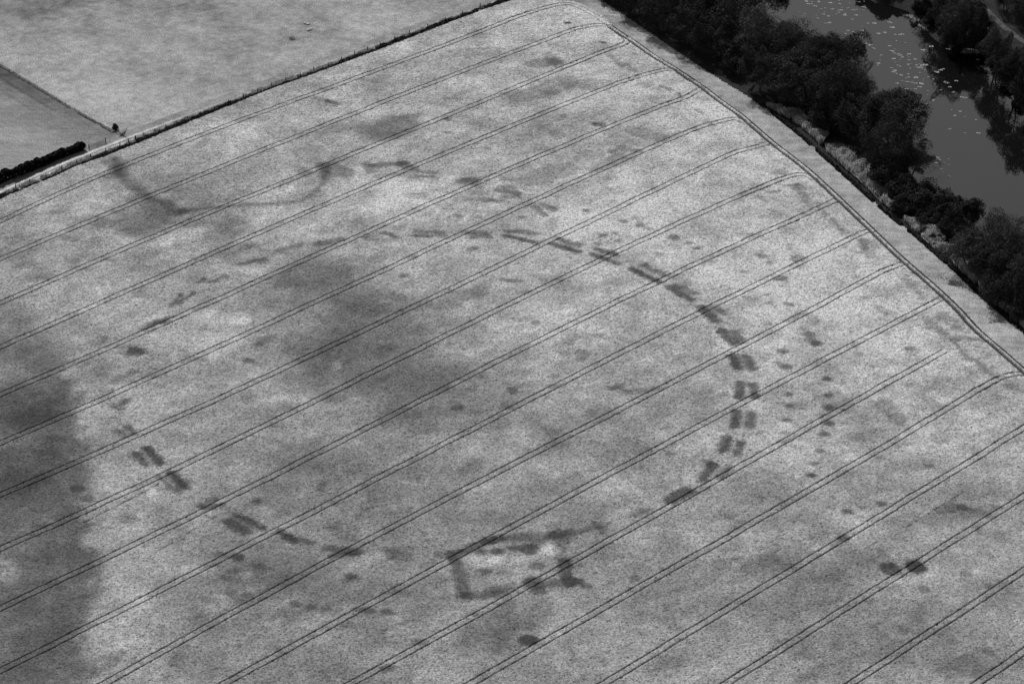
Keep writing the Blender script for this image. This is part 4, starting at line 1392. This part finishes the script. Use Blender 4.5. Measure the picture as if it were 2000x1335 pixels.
def put_pad(x, y, s, label, group):
    k = int(rng.integers(0, 6))
    if pad_used[k]:
        o = pads[k].copy()
        COL.objects.link(o)
    else:
        o = pads[k]
        pad_used[k] = True
    p = G([(x, y)], WZ)[0]
    o.location = (p[0], p[1], WZ + .005)
    o.rotation_euler = (0, 0, rng.uniform(-.5, .5))
    o.scale = (s, s, 1)
    tag(o, label, 'water lilies', group)


clusters = [
    # list of (x, y, size) seeds + random fill
    ([(1578, 8), (1592, 12), (1604, 18), (1612, 16), (1626, 18), (1634, 28), (1642, 20), (1656, 16), (1668, 20), (1672, 30), (1618, 32), (1597, 36), (1612, 46), (1620, 45), (1575, 3), (1600, 4), (1640, 8), (1660, 6), (1684, 14), (1650, 30), (1665, 38), (1608, 28), (1586, 4), (1622, 6)],
     'water lily patch in the topmost raft, at the upper edge of the river', 'lily patches of the topmost raft', (1560, 0, 1690, 34, 34)),
    ([(1656, 60), (1651, 66), (1668, 63), (1684, 60), (1684, 66), (1680, 72), (1684, 75), (1690, 85), (1698, 90), (1704, 94), (1707, 95), (1660, 77), (1684, 52), (1721, 108), (1718, 118), (1714, 128), (1716, 124), (1700, 88)],
     'water lily patch in the short diagonal chain left of the middle of the river', 'lily patches of the diagonal chain', None),
    ([(1708, 46), (1736, 43), (1743, 54), (1716, 66), (1728, 64), (1762, 67), (1757, 68), (1748, 68), (1694, 46), (1740, 45), (1750, 80), (1768, 84)],
     'separate water lily patch floating above the big middle raft', 'loose lily patches above the middle raft', None),
    ([(1737, 90), (1748, 96), (1741, 100), (1752, 106), (1758, 108), (1762, 112), (1775, 106), (1745, 115), (1754, 128), (1788, 116), (1774, 126), (1790, 127), (1808, 127), (1803, 98), (1818, 91), (1741, 133), (1748, 138), (1752, 144), (1745, 141), (1760, 147), (1774, 145),
      (1775, 151), (1788, 152), (1762, 158), (1772, 160), (1780, 161), (1788, 163), (1752, 163), (1800, 164), (1824, 155), (1826, 164), (1770, 174), (1788, 174), (1796, 170), (1792, 187), (1812, 185), (1810, 203), (1830, 141), (1837, 137), (1843, 135), (1846, 160), (1850, 162), (1867, 158), (1862, 180), (1878, 190), (1886, 191), (1824, 196), (1838, 176), (1855, 170), (1795, 132), (1800, 128)],
     'water lily patch in the big bright raft in the middle of the river', 'lily patches of the middle raft', (1735, 95, 1815, 178, 60)),
    ([(1858, 215), (1866, 226), (1885, 228), (1906, 234), (1855, 252), (1885, 260), (1910, 260), (1875, 218)],
     'lone faint water lily patch on the open water below the middle raft', 'loose lily patches below the middle raft', None),
    ([(1820, 309), (1830, 308), (1812, 325), (1822, 323), (1838, 330), (1848, 340), (1854, 345), (1830, 318), (1842, 336), (1826, 350), (1835, 312)],
     'faint water lily patch close to the near bank beside the thin topped tree', 'lily patches by the near bank', (1812, 306, 1856, 352, 14)),
    ([(1852, 96), (1910, 117), (1890, 99), (1948, 88)],
     'water lily patch lying in the black reflection near the far shore', 'lily patches in the dark reflection', None),
]
for pts_, lab, grp, box_ in clusters:
    for (x, y) in pts_:
        put_pad(x, y, rng.uniform(.35, .95), lab, grp)
    if box_:
        x0, y0, x1, y1, cnt = box_
        for _ in range(cnt):
            x, y = rng.uniform(x0, x1), rng.uniform(y0, y1)
            if grp.startswith('lily patches of the middle') and abs((x - 1735) / 80 - (y - 95) / 83) > .45:
                continue
            put_pad(x, y, rng.uniform(.18, .5), lab, grp)
for k in range(6):
    if not pad_used[k]:
        bpy.data.objects.remove(pads[k])
for k, u_ in enumerate(proto_used):
    if not u_:
        bpy.data.objects.remove(PROTO[k][0]); bpy.data.objects.remove(PROTO[k][1])
